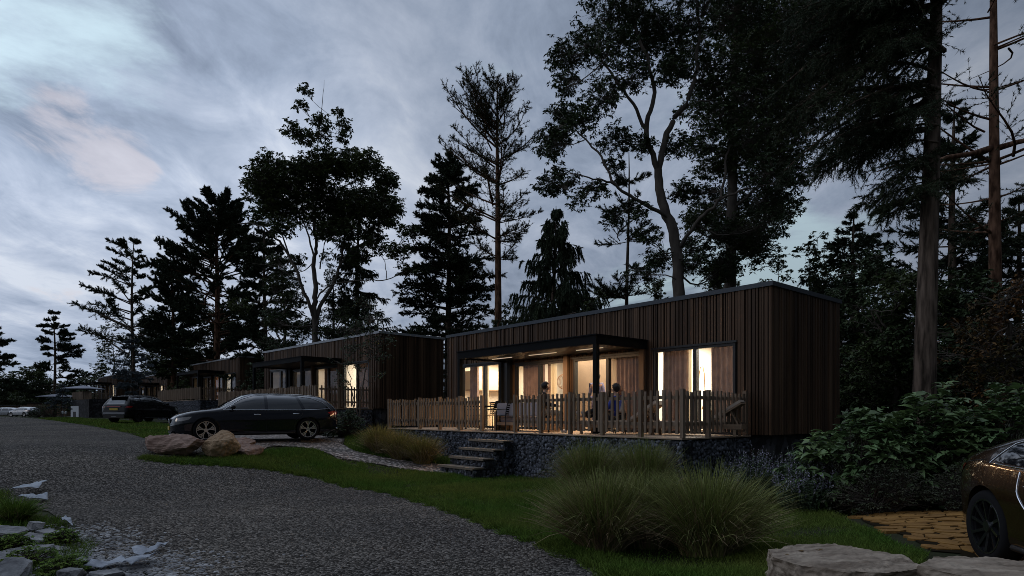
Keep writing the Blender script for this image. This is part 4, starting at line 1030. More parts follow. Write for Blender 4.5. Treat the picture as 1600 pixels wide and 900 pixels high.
# person in blue on the lounger, legs stretched to the left
pb = pt(957, 15.55); J = dict(pelvis=(0, 0, .43), chest=(-.10, 0, .80), neck=(-.10, 0, .97), head=(-.065, 0, 1.10))
for k, sg in (('l', 1), ('r', -1)):
    J['sh'+k] = (-.11, sg*.17, .90); J['el'+k] = (-.02, sg*.24, .66); J['wr'+k] = (.20, sg*.15, .60)
    J['hi'+k] = (.05, sg*.09, .43); J['kn'+k] = (.46, sg*.13, .60 if sg > 0 else .52); J['an'+k] = (.84, sg*.12, .42); J['to'+k] = (.92, sg*.13, .53)
person('person in a blue jumper with legs stretched out on the lounger', pb, RZ1+R(180+14), J, 'blue', 'blacktr', 'hairdark')
pw = pt(968, 15.95)
t = thing('stool', 'low dark stool under the auburn haired woman', 'stool', pw, 0)
m = MB(); m.lathe([(0, .26), (.17, .26), (.18, .28), (.17, .30), (0, .302)], 20); m.build('seat', 'darkmetal', t)
for i in range(4):
    a = math.pi/4+i*math.pi/2; m = MB(); m.beam((.12*math.cos(a), .12*math.sin(a), .26), (.18*math.cos(a), .18*math.sin(a), 0), .025); m.build('leg', 'frame', t)
person('auburn haired woman in a white top seated behind the person in blue', pw, R(200), sitJ(.04, .30, .25), 'shirtwhite', 'blacktr', 'hairred', longhair=True)
J = dict(pelvis=(0, 0, .95), chest=(0, 0, 1.30), neck=(.0, 0, 1.48), head=(.02, 0, 1.60))
for k, sg in (('l', 1), ('r', -1)):
    J['sh'+k] = (0, sg*.18, 1.40); J['el'+k] = (-.02, sg*.24, 1.12); J['wr'+k] = (.08, sg*.23, .90)
    J['hi'+k] = (0, sg*.09, .92); J['kn'+k] = (.02, sg*.10, .50); J['an'+k] = (0, sg*.11, .08); J['to'+k] = (.14, sg*.13, .035)
person('standing person in lilac half hidden by the dark pergola post', at1(-6.22, 1.0, .012), R(-120), J, 'lilac', 'lilac', 'hairdark')
# ------------------------------------------------------------------ vegetation
def norm(a): return a/np.maximum(np.linalg.norm(a, axis=-1, keepdims=True), 1e-9)
def perp(d, rng):
    r = rng.normal(size=d.shape); return norm(np.cross(d, r))
def tubes(Pt, Rd, n=4):
    """Pt (B,K,3), Rd (B,K)"""
    B, K, _ = Pt.shape; T = np.empty_like(Pt); T[:, 1:-1] = Pt[:, 2:]-Pt[:, :-2]; T[:, 0] = Pt[:, 1]-Pt[:, 0]; T[:, -1] = Pt[:, -1]-Pt[:, -2]; T = norm(T)
    ref = np.where(np.abs(T[..., 2:3]) > .85, np.array([1., 0, 0]), np.array([0, 0, 1.]))
    A = norm(np.cross(T, ref)); C = np.cross(T, A); an = np.arange(n)*2*np.pi/n
    V = Pt[:, :, None]+(A[:, :, None]*np.cos(an)[None, None, :, None]+C[:, :, None]*np.sin(an)[None, None, :, None])*Rd[:, :, None, None]
    i = np.arange(K-1)[:, None]*n; j = np.arange(n)[None]; j2 = (j+1) % n
    q = np.stack([i+j, i+j2, i+n+j2, i+n+j], -1).reshape(-1, 4)
    Fq = (q[None]+(np.arange(B)*K*n)[:, None, None]).reshape(-1, 4)
    return V.reshape(-1, 3), Fq
class Geo:
    def __init__(s): s.V = []; s.F = []; s.n = 0
    def add(s, V, F_): s.V.append(np.asarray(V, np.float32)); s.F.append(np.asarray(F_)+s.n); s.n += len(V)
    def mesh(s, name, m, smooth=False):
        by = {}
        for f in s.F: by.setdefault(f.shape[1], []).append(f)
        return np_mesh(name, np.concatenate(s.V), [np.concatenate(v) for v in by.values()], [m], smooth=smooth)
def needles(tips, dirs, rng, nn, ln, wd, spread, down=0.0):
    """thin triangles around each tip; spread = how far they fan from the twig direction"""
    B = len(tips); d = np.repeat(dirs, nn, 0); p = np.repeat(tips, nn, 0)
    t = rng.uniform(-1, .15, (B*nn, 1))*ln*1.1
    q = norm(d+rng.normal(size=d.shape)*spread+np.array([0, 0, -down])); L_ = ln*rng.uniform(.6, 1.15, (B*nn, 1))
    a = p+d*t; w = perp(q, rng)*wd*.5; V = np.stack([a-w, a+w, a+q*L_], 1).reshape(-1, 3)
    return V, np.arange(B*nn*3).reshape(-1, 3)
def leaves(pos, dirs, nrm, ln, wd, rng):
    """pointed four sided leaves"""
    n = len(pos); ln = ln*rng.uniform(.65, 1.2, (n, 1)); wd = wd*rng.uniform(.7, 1.15, (n, 1)); sd = norm(np.cross(dirs, nrm)); up = norm(np.cross(sd, dirs))
    V = np.stack([pos, pos+dirs*ln*.45+sd*wd*.5+up*ln*.05, pos+dirs*ln-up*ln*.08, pos+dirs*ln*.45-sd*wd*.5+up*ln*.05], 1).reshape(-1, 3)
    return V, np.arange(n*4).reshape(-1, 4)
def pathlen_interp(P, s):
    """P (B,K,3) s (B,) 0..1 -> point, tangent"""
    K = P.shape[1]; f = np.clip(s*(K-1), 0, K-1.001); i = f.astype(int); fr = (f-i)[:, None]; b = np.arange(len(P))
    return P[b, i]*(1-fr)+P[b, i+1]*fr, norm(P[b, i+1]-P[b, i])
def conifer(rng, Ht, r0, prof, cb=.1, nb=70, el=lambda h: 0, droop=.2, nsec=9, sec=.45, weep=0.0, nn=10, nl=.16, nw=.02, spread=.6, tufts=3, tipup=0.0, lean=(0, 0), bend=.15, asym=(0, 0), up=0.0, dead=0.0, whorl=5, bark='bark', leaf='needle', rbr=.012, start=0.12, flat=.55, needledown=0.0, azr=None, secfrom=.15, dens=1.5):
    wood, fol = Geo(), Geo(); K = 12
    zs = np.linspace(0, 1, K); ph = rng.uniform(0, 6)
    tr = np.stack([lean[0]*Ht*zs+bend*np.sin(zs*5+ph)*zs, lean[1]*Ht*zs+bend*np.cos(zs*4+ph)*zs, zs*Ht-.4*(zs == 0)], -1)
    rad = r0*(1-zs)**.75*.93+.015; rad[0] *= 1.25
    V, F_ = tubes(tr[None], rad[None], 12); wood.add(V, F_)
    hf = np.sort(cb+(1-cb-.01)*rng.uniform(0, 1, nb)**.92); hf = cb+(np.floor((hf-cb)*nb/whorl+.5)*whorl/nb)*1.0+rng.normal(0, .004, nb); hf = np.clip(hf, cb, .985)
    az_ = rng.uniform(0, 2*np.pi, nb) if azr is None else np.radians(rng.uniform(azr[0], azr[1], nb))
    Lb = np.array([prof(h) for h in hf])*rng.uniform(.72, 1.12, nb)*(1+asym[0]*np.cos(az_-np.radians(asym[1])))
    elv = np.radians(np.array([el(h) for h in hf])+rng.normal(0, 6, nb))
    base, _ = pathlen_interp(np.repeat(tr[None], nb, 0), hf)
    d = np.stack([np.cos(az_)*np.cos(elv), np.sin(az_)*np.cos(elv), np.sin(elv)], -1); s = np.linspace(0, 1, 7)
    side_ = norm(np.cross(d, [0, 0, 1.])); wob = rng.normal(0, .05, (nb, 1, 1))*np.sin(s*3+rng.uniform(0, 6, (nb, 1)))[..., None]
    P = base[:, None]+d[:, None]*(Lb[:, None]*s)[..., None]+np.array([0, 0, 1.])*(Lb[:, None]*(-droop*s**2+tipup*s**3)[None])[..., None]+side_[:, None]*Lb[:, None, None]*wob*2
    Rb = (rbr*Lb/1.5+.008)[:, None]*(1-.8*s)[None]*np.clip(.5+Lb/3, .6, 1.6)[:, None]
    V, F_ = tubes(P, Rb, 5); wood.add(V, F_)
    keep = rng.uniform(0, 1, nb) > dead; ids = np.nonzero(keep)[0]
    ns = np.maximum(3, (nsec*np.clip(Lb[ids]/2.2, .3, 1.3)).astype(int)); rep = np.repeat(ids, ns)
    t = rng.uniform(secfrom, 1.0, len(rep)); p, tg = pathlen_interp(P[rep], t)
    sg = rng.choice([-1, 1], len(rep))[:, None]; sdv = norm(np.cross(tg, [0, 0, 1.]))
    sd_ = norm(tg*rng.uniform(.35, 1.0, (len(rep), 1))+sdv*sg*rng.uniform(.4, 1.0, (len(rep), 1))+rng.normal(0, 1, (len(rep), 3))*np.array([.2, .2, 1-flat])+np.array([0, 0, up-weep]))
    Ls = sec*Lb[rep]**.6*(1.15-t*.75)*rng.uniform(.6, 1.2, len(rep)); s3 = np.linspace(0, 1, 4)
    Q = p[:, None]+sd_[:, None]*(Ls[:, None]*s3)[..., None]+np.array([0, 0, 1.])*(Ls[:, None]*(up*.5-weep*1.2-.08)*s3**2)[..., None]
    V, F_ = tubes(Q, np.maximum(.004, .0055*(1.2-s3))[None]*np.ones((len(Q), 1)), 3); wood.add(V, F_)
    # tufts along the twigs and at the branch tips
    u_ = np.tile(np.linspace(.3, 1, tufts), len(Q)); Qr = np.repeat(Q, tufts, 0); a, b = pathlen_interp(Qr, u_)
    tp, tt = pathlen_interp(P[ids], np.ones(len(ids))*.999); a = np.concatenate([a, tp]); b = np.concatenate([b, tt])
    V, F_ = needles(a, b, rng, int(nn*dens), nl*1.05, nw*(.6+.6*dens), spread, needledown); fol.add(V, F_)
    return wood.mesh('trunk', bark, True), fol.mesh('crown', leaf)
def put_tree(name, label, cat, px, Yd, meshes, group='trees around the cabins', rz=0, x=None, scale=1, dz=0):
    X_ = (px-800)/F*Yd if x is None else x; t = thing(name, label, cat, (X_, Yd, H(X_, Yd)-.1+dz), rz, group); t.scale = (scale,)*3
    link('trunk', meshes[0], t); link('crown', meshes[1], t); return t
def hof(px, py, Yd): X_ = (px-800)/F*Yd; return EYE+(HY-py)/F*Yd-H(X_, Yd)
def clumptree(rng, base, limbs, clumps, Yd, lsz=.13, per=260, bark='greybark', leaf='leafdark', twr=.018, depth=1.6, droopl=.35, flat=.75, nclus=26, fill=1.0, wr=.48):
    """limbs: list of ([(px,py,dY)...], r0, r1); clumps: (px,py,rpx[,dY]); all metres taken at distance Yd"""
    wood, fol = Geo(), Geo(); nodes = []
    def w(px, py, dy=0): v = PX(px, py, Yd); return np.array([v.x-base[0], Yd+dy-base[1], v.z-base[2]])
    for pts, r0, r1 in limbs:
        P = np.array([w(*p) for p in pts]); n = len(P); t = np.linspace(0, n-1, (n-1)*5+1); i = np.minimum(t.astype(int), n-2)
        Pp = np.vstack([2*P[0]-P[1], P, 2*P[-1]-P[-2]]); f = (t-i)[:, None]; a, b, c, d = Pp[i], Pp[i+1], Pp[i+2], Pp[i+3]
        Q = .5*(2*b+(c-a)*f+(2*a-5*b+4*c-d)*f**2+(3*b-a-3*c+d)*f**3); Q[1:] += rng.normal(0, .035, Q[1:].shape)
        rr = np.linspace(1, 0, len(Q))**.9*(r0-r1)+r1; V, F_ = tubes(Q[None], rr[None], 10); wood.add(V, F_); nodes += [(q, r) for q, r in zip(Q[2:], rr[2:])]
    NP = np.array([q for q, r in nodes]); NR = np.array([r for q, r in nodes])
    S7 = np.linspace(0, 1, 7)
    for cdef in clumps:
        px, py, rp = cdef[:3]; dy = cdef[3] if len(cdef) > 3 else rng.uniform(-depth, depth); C = w(px, py, dy); rr = rp*1.22*Yd/F
        dd = np.linalg.norm(NP-C, axis=1)+np.maximum(0, NP[:, 2]-C[2]+.2)*1.5; k = int(np.argmin(dd)); A = NP[k]; L_ = np.linalg.norm(C-A)
        mid = np.array([0, 0, -.12*L_])+rng.normal(0, .10*L_+.02, 3)
        Q = A+(C-A)*S7[:, None]+mid*(np.sin(S7*np.pi))[:, None]+rng.normal(0, .03, (7, 3))*np.sin(S7*np.pi)[:, None]
        r_ = min(NR[k]*.6, .012+.012*L_); V, F_ = tubes(Q[None], (r_*(1-.75*S7)+.004)[None], 5); wood.add(V, F_)
        # twigs out to leaf clusters
        m = max(5, int(nclus*(rr/1.0)**1.3*fill*min(1, (rp/20)**1.5))); dr = norm(rng.normal(size=(m, 3))); rad = rr*rng.uniform(.25, 1.0, (m, 1))**.6
        E = C+dr*rad*np.array([1, 1, flat]); st = Q[rng.integers(3, 7, m)]; s4 = np.linspace(0, 1, 4)
        bow = rng.normal(0, .12, (m, 1, 3))*rad[:, None]
        T = st[:, None]+(E-st)[:, None]*s4[None, :, None]+bow*np.sin(s4*np.pi)[None, :, None]
        V, F_ = tubes(T, np.ones((m, 1))*(.011*(1-s4*.7))[None], 3); wood.add(V, F_)
        nw_ = 3; E2 = np.repeat(E, nw_, 0); E2 = E2+rng.normal(0, 1, E2.shape)*np.array([.17, .17, .12])*min(1.4, max(.6, rr/1.0)); nl_ = max(3, int(per/nw_+.5)); n = len(E2)*nl_; c = np.repeat(E2, nl_, 0)
        T2 = np.stack([np.repeat(T[:, 2], nw_, 0), (np.repeat(T[:, 3], nw_, 0)+E2)/2, E2], 1); V, F_ = tubes(T2, np.full((len(E2), 3), .005), 3); wood.add(V, F_)
        aa = rng.uniform(0, 2*np.pi, n); d = norm(np.stack([np.cos(aa), np.sin(aa), rng.uniform(-.9, .5, n)-droopl*.5], -1)); c = c+rng.normal(0, .02, (n, 3)); nr = norm(np.array([0, 0, 1.])+rng.normal(0, .5, (n, 3)))
        V, F_ = leaves(c, d, nr, lsz, lsz*wr, rng); fol.add(V, F_)
    return wood.mesh('trunk', bark, True), fol.mesh('crown', leaf)
rng = np.random.default_rng(5)
# --- T9 the large broadleaf behind the near cabin
Yt = 28.0; bx = (1062-800)/F*Yt; bs = (bx, Yt, H(bx, Yt)-.1)
limbs = [([(1068, 640), (1062, 560), (1061, 458), (1056, 373), (1034, 314), (1028, 266)], .31, .17),
 ([(1028, 266), (1008, 208, -.3), (1018, 160, -.4), (1008, 107, -.5), (986, 53, -.7), (975, 0, -.7)], .13, .025),
 ([(1028, 266), (1050, 192, .4), (1077, 155, .5), (1092, 107, .5), (1096, 43, .4), (1090, -20, .2)], .15, .035),
 ([(1050, 350), (1034, 336, -.2), (986, 320, -.8), (954, 304, -1.2), (928, 256, -1.3), (896, 224, -1.2)], .10, .025),
 ([(1008, 208, -.3), (976, 165, -.8), (938, 117, -1), (928, 70, -1.1)], .08, .02), ([(1060, 390), (1085, 350, -.8), (1114, 320, -1), (1125, 256, -.9), (1140, 215, -.7)], .09, .025),
 ([(1105, 325, -.9), (1150, 312, -1.3), (1190, 306, -1.5)], .06, .02), ([(1095, 150, .6), (1130, 148, .4), (1160, 152, 0)], .05, .02), ([(954, 304, -1.2), (920, 300, -1.6), (880, 296, -1.8)], .05, .015)]
cl = [(920, 50, 38), (890, 110, 22), (885, 60, 24), (870, 195, 26), (862, 232, 22), (885, 160, 24), (905, 205, 26), (880, 275, 24), (855, 300, 18), (950, 40, 34), (985, 20, 34), (1015, 55, 26), (950, 105, 30), (935, 165, 30), (965, 195, 24), (985, 130, 26), (1000, 230, 18),
      (1020, 20, 36), (1060, 15, 40), (1060, 85, 26), (1100, 10, 42), (1130, 50, 38), (1110, 100, 30), (1145, 110, 34), (1065, 215, 22), (1090, 235, 26), (1040, 130, 20), (1160, 160, 30), (1120, 190, 28), (960, 255, 16), (925, 310, 18), (955, 340, 18), (990, 345, 15), (900, 330, 14),
      (1075, 290, 22), (1100, 370, 26), (1140, 350, 24), (1180, 290, 30), (1160, 230, 30), (1005, 375, 16), (1110, 290, 18), (1085, 410, 22), (1030, 400, 20), (1005, 420, 18), (1150, 400, 24), (1200, 350, 26), (1215, 310, 26), (1235, 285, 22)]
put_tree('broadleaf_tree', 'tall broadleaf tree with a pale forked trunk rising right behind the near cabin', 'tree', 1062, Yt, clumptree(rng, bs, limbs, cl, Yt, .20, 20, nclus=60, wr=.36), x=bx)
# --- T10 dark evergreen right of it
Yt = 32.0; bx = (1140-800)/F*Yt; bs = (bx, Yt, H(bx, Yt)-.1)
limbs = [([(1140, 640), (1140, 470), (1142, 330), (1146, 180), (1150, 40), (1152, -60)], .34, .10), ([(1146, 200), (1190, 130, -.6), (1230, 60, -1)], .10, .03), ([(1142, 330), (1185, 290, -.8), (1225, 250, -1.2)], .08, .02), ([(1146, 180), (1120, 120, .3), (1110, 60, .4)], .08, .02), ([(1140, 420), (1180, 390, -.5), (1215, 370, -.8)], .06, .02)]
cl = [(1150, 10, 50), (1200, 0, 52), (1250, 10, 50), (1180, 60, 50), (1230, 60, 52), (1275, 50, 45), (1160, 110, 44), (1210, 110, 50), (1255, 115, 50), (1170, 160, 44), (1215, 170, 48), (1255, 175, 42), (1180, 215, 42), (1225, 225, 42), (1150, 250, 36), (1195, 265, 38), (1240, 262, 28), (1155, 300, 34), (1200, 310, 34), (1230, 320, 24), (1120, 250, 30),
      (1160, 350, 32), (1200, 360, 26), (1130, 390, 30), (1170, 400, 28), (1110, 430, 26), (1150, 440, 28), (1100, 160, 34), (1090, 60, 36), (1115, 320, 26), (1280, 90, 30), (1265, 270, 14), (1278, 140, 26), (1090, 350, 24)]
put_tree('evergreen_tree', 'dark dense evergreen with drooping outer boughs between forked tree and big pine trunk', 'tree', 1140, Yt, clumptree(rng, bs, limbs, cl, Yt, .20, 20, leaf='leafmid', nclus=62, depth=2.2, wr=.42), x=bx)
# --- T5 wide multi stem broadleaf
Yt = 43.0; bx = (492-800)/F*Yt; bs = (bx, Yt, H(bx, Yt)-.1)
limbs = [([(492, 640), (491, 560), (492, 525), (491, 479), (493, 443), (491, 402), (495, 384), (488, 338)], 0.245, 0.075), ([(492, 500), (488, 484, -.3), (475, 443, -.8), (462, 410, -1), (442, 379, -1.2), (416, 361, -1.4), (386, 359, -1.5)], 0.136, 0.030),
 ([(493, 510), (498, 479, .3), (516, 443, .6), (526, 410, .8), (531, 377, .9), (536, 349, 1)], 0.150, 0.053), ([(526, 410, .8), (552, 384, .6), (585, 364, .4), (595, 338, .4)], 0.082, 0.030),
 ([(493, 470), (520, 448, -.5), (570, 443, -1), (610, 443, -1.2), (641, 430, -1.3)], 0.054, 0.022), ([(610, 443, -1.2), (606, 415, -1.2), (592, 398, -1.2)], 0.027, 0.015), ([(491, 402), (475, 350, .3), (450, 310, .6)], 0.068, 0.022), ([(488, 338), (492, 280), (495, 232), (502, 180), (508, 125)], 0.061, 0.009),
 ([(531, 377, .9), (540, 320, .9), (555, 280, .8)], 0.054, 0.022), ([(462, 410, -1), (430, 330, -1), (410, 290, -1)], 0.054, 0.022), ([(480, 495), (455, 480, -1), (430, 475, -1.4), (405, 480, -1.6)], 0.041, 0.015), ([(475, 443, -.8), (440, 425, -1.4), (410, 420, -1.6)], 0.034, 0.011), ([(500, 420), (515, 380, -1), (520, 350, -1)], 0.048, 0.022)]
cl = [(388, 281, 17), (378, 296, 10), (402, 299, 16), (410, 278, 20), (432, 270, 22), (455, 267, 24), (480, 267, 26), (505, 267, 26), (530, 267, 26), (555, 272, 24), (580, 274, 22), (603, 281, 18), (612, 299, 14), (598, 306, 20), (575, 296, 24), (550, 299, 26), (520, 299, 28), (490, 299, 28), (460, 299, 28), (430, 299, 24), (440, 325, 22), (470, 330, 26), (500, 330, 26), (530, 330, 26), (560, 325, 24), (590, 335, 20),
      (612, 325, 14), (420, 320, 18), (405, 340, 14), (455, 365, 18), (540, 365, 22), (510, 365, 16), (575, 360, 18), (615, 350, 12), (488, 190, 10), (520, 160, 10), (528, 182, 10), (480, 212, 14), (498, 200, 11), (515, 212, 14), (492, 162, 10), (470, 222, 14), (530, 205, 11), (524, 172, 10), (462, 208, 10), (538, 222, 10), (430, 440, 16), (445, 470, 14), (455, 400, 14), (420, 400, 12), (640, 425, 14), (628, 400, 16), (400, 485, 14), (430, 500, 16), (470, 505, 14), (590, 390, 14), (560, 400, 16), (640, 365, 14)]
put_tree('broadleaf_tree', 'wide domed broadleaf tree with many pale stems and a thin leader on top', 'tree', 492, Yt, clumptree(rng, bs, limbs, cl, Yt, .24, 19, nclus=72, depth=2.4, leaf='leafmid'), x=bx)
# --- conifers
prof_ = lambda pts: (lambda h: float(np.interp(h, [p[0] for p in pts], [p[1] for p in pts])))
def T(name, label, px, topy, Yd, **k):
    sd_ = k.pop('seed', int(px)+int(Yd)); rz = k.pop('rz', 0); cat = k.pop('cat', 'tree'); Ht = hof(px, topy, Yd); m = conifer(np.random.default_rng(sd_), Ht, **k)
    return put_tree(name, label, cat, px, Yd, m, rz=rz), m
# slender pine T7
T('larch_tree', 'slender sparse tree with a straight red trunk and rising fine branches', 778, 118, 36, r0=.27, prof=prof_([(.42, 1.2), (.5, 2.6), (.6, 3.2), (.72, 3.7), (.85, 2.9), (.95, 1.3), (1, .2)]), cb=.42, nb=74, el=lambda h: 12+38*max(0, (h-.42)/.58), droop=.02, tipup=.10, nsec=20, sec=.42, nn=7, nl=.15, nw=.02, spread=.9, tufts=3, bark='redbark', leaf='needlebrown', dens=1.6, asym=(.22, 180), up=.35, flat=.4, whorl=4, seed=3, bend=.05)
# T6 dense conifer px 700
T('fir_tree', 'bushy dark conifer just left of the slender red trunk', 700, 236, 46, r0=.30, prof=prof_([(.05, 3.6), (.3, 3.8), (.55, 3.5), (.7, 3.2), (.85, 2.3), (.95, 1.0), (1, .2)]), cb=.06, dens=1.9, nb=190, el=lambda h: -2+32*h, droop=.12, nsec=24, sec=.42, nn=9, nl=.19, nw=.035, spread=.75, tufts=3, seed=5, up=.15, flat=.5)
# T8 weeping spruce
T('weeping_spruce', 'weeping spruce with hanging green twigs behind the near cabin roof', 865, 318, 34, r0=.20, prof=prof_([(.08, 3.8), (.3, 3.6), (.5, 3.0), (.7, 2.0), (.85, 1.1), (1, .15)]), cb=.10, dens=2.0, nb=110, el=lambda h: 10+8*h, droop=.28, nsec=30, sec=.40, weep=.9, nn=9, nl=.19, nw=.022, spread=.35, tufts=5, needledown=.6, seed=6, tipup=.1, flat=.3, leaf='needle')
# sparse pine px 980
T('pine_tree', 'thin sparse pine with level branches between weeping spruce and forked trunk', 980, 225, 35, r0=.14, prof=prof_([(.2, 1.6), (.4, 2.4), (.6, 2.2), (.8, 1.5), (1, .3)]), cb=.22, nb=46, el=lambda h: 5, droop=-.02, nsec=20, sec=.38, nn=12, nl=.16, nw=.02, spread=.6, tufts=3, seed=7, up=.3, whorl=5, tipup=.15)
# T5b drooping spruce right of the dome
T('norway_spruce', 'spruce with drooping hooked boughs right of the domed broadleaf', 560, 300, 48, r0=.26, prof=prof_([(.05, 3.6), (.3, 3.2), (.55, 2.5), (.8, 1.5), (1, .2)]), cb=.10, nb=120, el=lambda h: 2+8*h, droop=.42, nsec=26, sec=.36, weep=.45, nn=9, nl=.18, nw=.035, spread=.5, tufts=3, seed=8, tipup=.34, needledown=.3)
# T4 dark clumpy pines
T('pine_tree', 'broad black pine with clumped boughs and a reddish trunk left of the dome', 338, 306, 56, r0=.36, prof=prof_([(.22, 3.0), (.4, 5.0), (.6, 5.6), (.75, 4.8), (.88, 3.2), (.96, 1.8), (1, .6)]), cb=.22, nb=120, el=lambda h: 6+30*h, droop=.08, nsec=30, sec=.40, nn=20, nl=.17, nw=.035, spread=1.0, tufts=4, seed=9, up=.30, tipup=.12, bark='redbark', flat=.4, secfrom=.35)
T('pine_tree', 'lower dark pine at the left foot of the broad black pine', 270, 392, 60, r0=.26, prof=prof_([(.2, 2.6), (.5, 3.2), (.75, 2.6), (.92, 1.4), (1, .4)]), cb=.2, nb=90, el=lambda h: 6+26*h, droop=.08, nsec=26, sec=.42, nn=16, nl=.18, nw=.04, spread=1.0, tufts=4, seed=10, up=.25, bark='redbark', flat=.4)
T('pine_tree', 'leafy conifer filling the gap right of the broad black pine', 415, 345, 52, r0=.24, prof=prof_([(.05, 3.2), (.4, 3.6), (.7, 2.8), (.9, 1.4), (1, .3)]), cb=.08, nb=110, el=lambda h: 4+20*h, droop=.12, nsec=24, sec=.42, nn=16, nl=.17, nw=.035, spread=1.0, tufts=4, seed=11, up=.1)
# T3 sparse pine
T('pine_tree', 'sparse pine leaning its boughs left above the blue spruce', 208, 366, 62, r0=.22, prof=prof_([(.30, 4.8), (.45, 5.2), (.6, 3.9), (.75, 2.6), (.9, 1.8), (1, .4)]), cb=.30, nb=64, el=lambda h: 14+16*h, droop=.10, nsec=34, sec=.34, nn=10, nl=.15, nw=.03, spread=1.0, tufts=4, seed=12, up=.25, asym=(.45, 180), flat=.35, whorl=3, secfrom=.35)
# T2 pine px 85
T('pine_tree', 'lone layered pine beyond the grey parasols', 85, 482, 88, r0=.24, prof=prof_([(.15, 4.6), (.35, 4.2), (.55, 3.2), (.8, 2.2), (1, .4)]), cb=.16, nb=60, el=lambda h: 4+14*h, droop=.06, nsec=24, sec=.46, nn=16, nl=.20, nw=.04, spread=1.0, tufts=4, seed=13, up=.2, flat=.5, whorl=4, asym=(.2, 0), secfrom=.3)
T('pine_tree', 'pine at the left edge of the picture reaching in with low boughs', -22, 500, 80, r0=.24, prof=prof_([(.15, 4.2), (.5, 3.8), (.8, 2.6), (1, .4)]), cb=.16, nb=54, el=lambda h: 4+10*h, droop=.06, nsec=22, sec=.46, nn=16, nl=.20, nw=.04, spread=1.0, tufts=4, seed=14, up=.2, whorl=4, secfrom=.3)
# blue spruce in front of the fourth cabin
T('blue_spruce', 'frosty blue spruce standing before the fourth cabin', 205, 520, 47, r0=.12, prof=prof_([(.2, .7), (.4, 1.3), (.65, 1.5), (.85, .8), (1, .2)]), cb=.2, nb=70, el=lambda h: 2+10*h, droop=.20, nsec=22, sec=.34, nn=10, nl=.13, nw=.03, spread=.5, tufts=3, seed=15, leaf='needleblue', tipup=.1)
T('blue_spruce', 'small frosty tree with bare lower stem before the far parasols', 96, 600, 70, r0=.05, prof=prof_([(.35, 1.3), (.7, 1.2), (1, .3)]), cb=.35, nb=40, el=lambda h: 5, droop=.2, nsec=18, sec=.4, nn=9, nl=.14, nw=.04, spread=.6, tufts=3, seed=16, leaf='needleblue')
# big trunks right
T('pine_tree', 'massive straight pine trunk rising behind the large leaved shrub', 1441, -330, 14.5, r0=.27, prof=prof_([(.48, 1.6), (.56, 3.0), (.75, 3.4), (1, 1.0)]), cb=.42, nb=120, el=lambda h: 6, droop=.34, nsec=46, sec=.50, nn=12, nl=.11, nw=.012, spread=.6, tufts=4, dens=1.1, seed=17, lean=(.026, 0), bend=.07, azr=(95, 235), weep=.12, bark='bark', whorl=3, rbr=.016)
T('spruce_tree', 'second tall trunk near the right edge with one thick level branch', 1556, -300, 20, r0=.22, prof=prof_([(.30, 3.0), (.5, 3.3), (1, 1.5)]), cb=.34, nb=52, el=lambda h: 10, droop=-.10, nsec=20, sec=.50, nn=9, nl=.10, nw=.014, spread=.7, tufts=3, seed=18, lean=(-.004, 0), bend=.04, dead=.45, bark='redbark', whorl=3, rbr=.010, azr=(-60, 240))
T('spruce_tree', 'deep green spruce seen between the two tall trunks', 1490, 150, 27, r0=.26, prof=prof_([(.05, 3.2), (.3, 3.0), (.6, 2.3), (.85, 1.2), (1, .15)]), cb=.06, nb=130, el=lambda h: 8+14*h, droop=.16, nsec=28, sec=.40, nn=10, nl=.15, nw=.025, spread=.5, tufts=3, seed=19, tipup=.12)
T('spruce_tree', 'spruce with feathery tip above the right end of the near cabin', 1335, 322, 30, r0=.22, prof=prof_([(.05, 3.6), (.4, 3.0), (.75, 1.9), (1, .2)]), cb=.06, nb=110, el=lambda h: 10+10*h, droop=.14, nsec=26, sec=.42, nn=10, nl=.17, nw=.03, spread=.55, tufts=3, seed=20)
T('spruce_tree', 'dark spruce at the right edge behind the second tall trunk', 1590, 300, 28, r0=.22, prof=prof_([(.05, 3.4), (.4, 2.8), (.75, 1.8), (1, .2)]), cb=.06, nb=110, el=lambda h: 10+10*h, droop=.14, nsec=26, sec=.42, nn=10, nl=.17, nw=.03, spread=.55, tufts=3, seed=21)
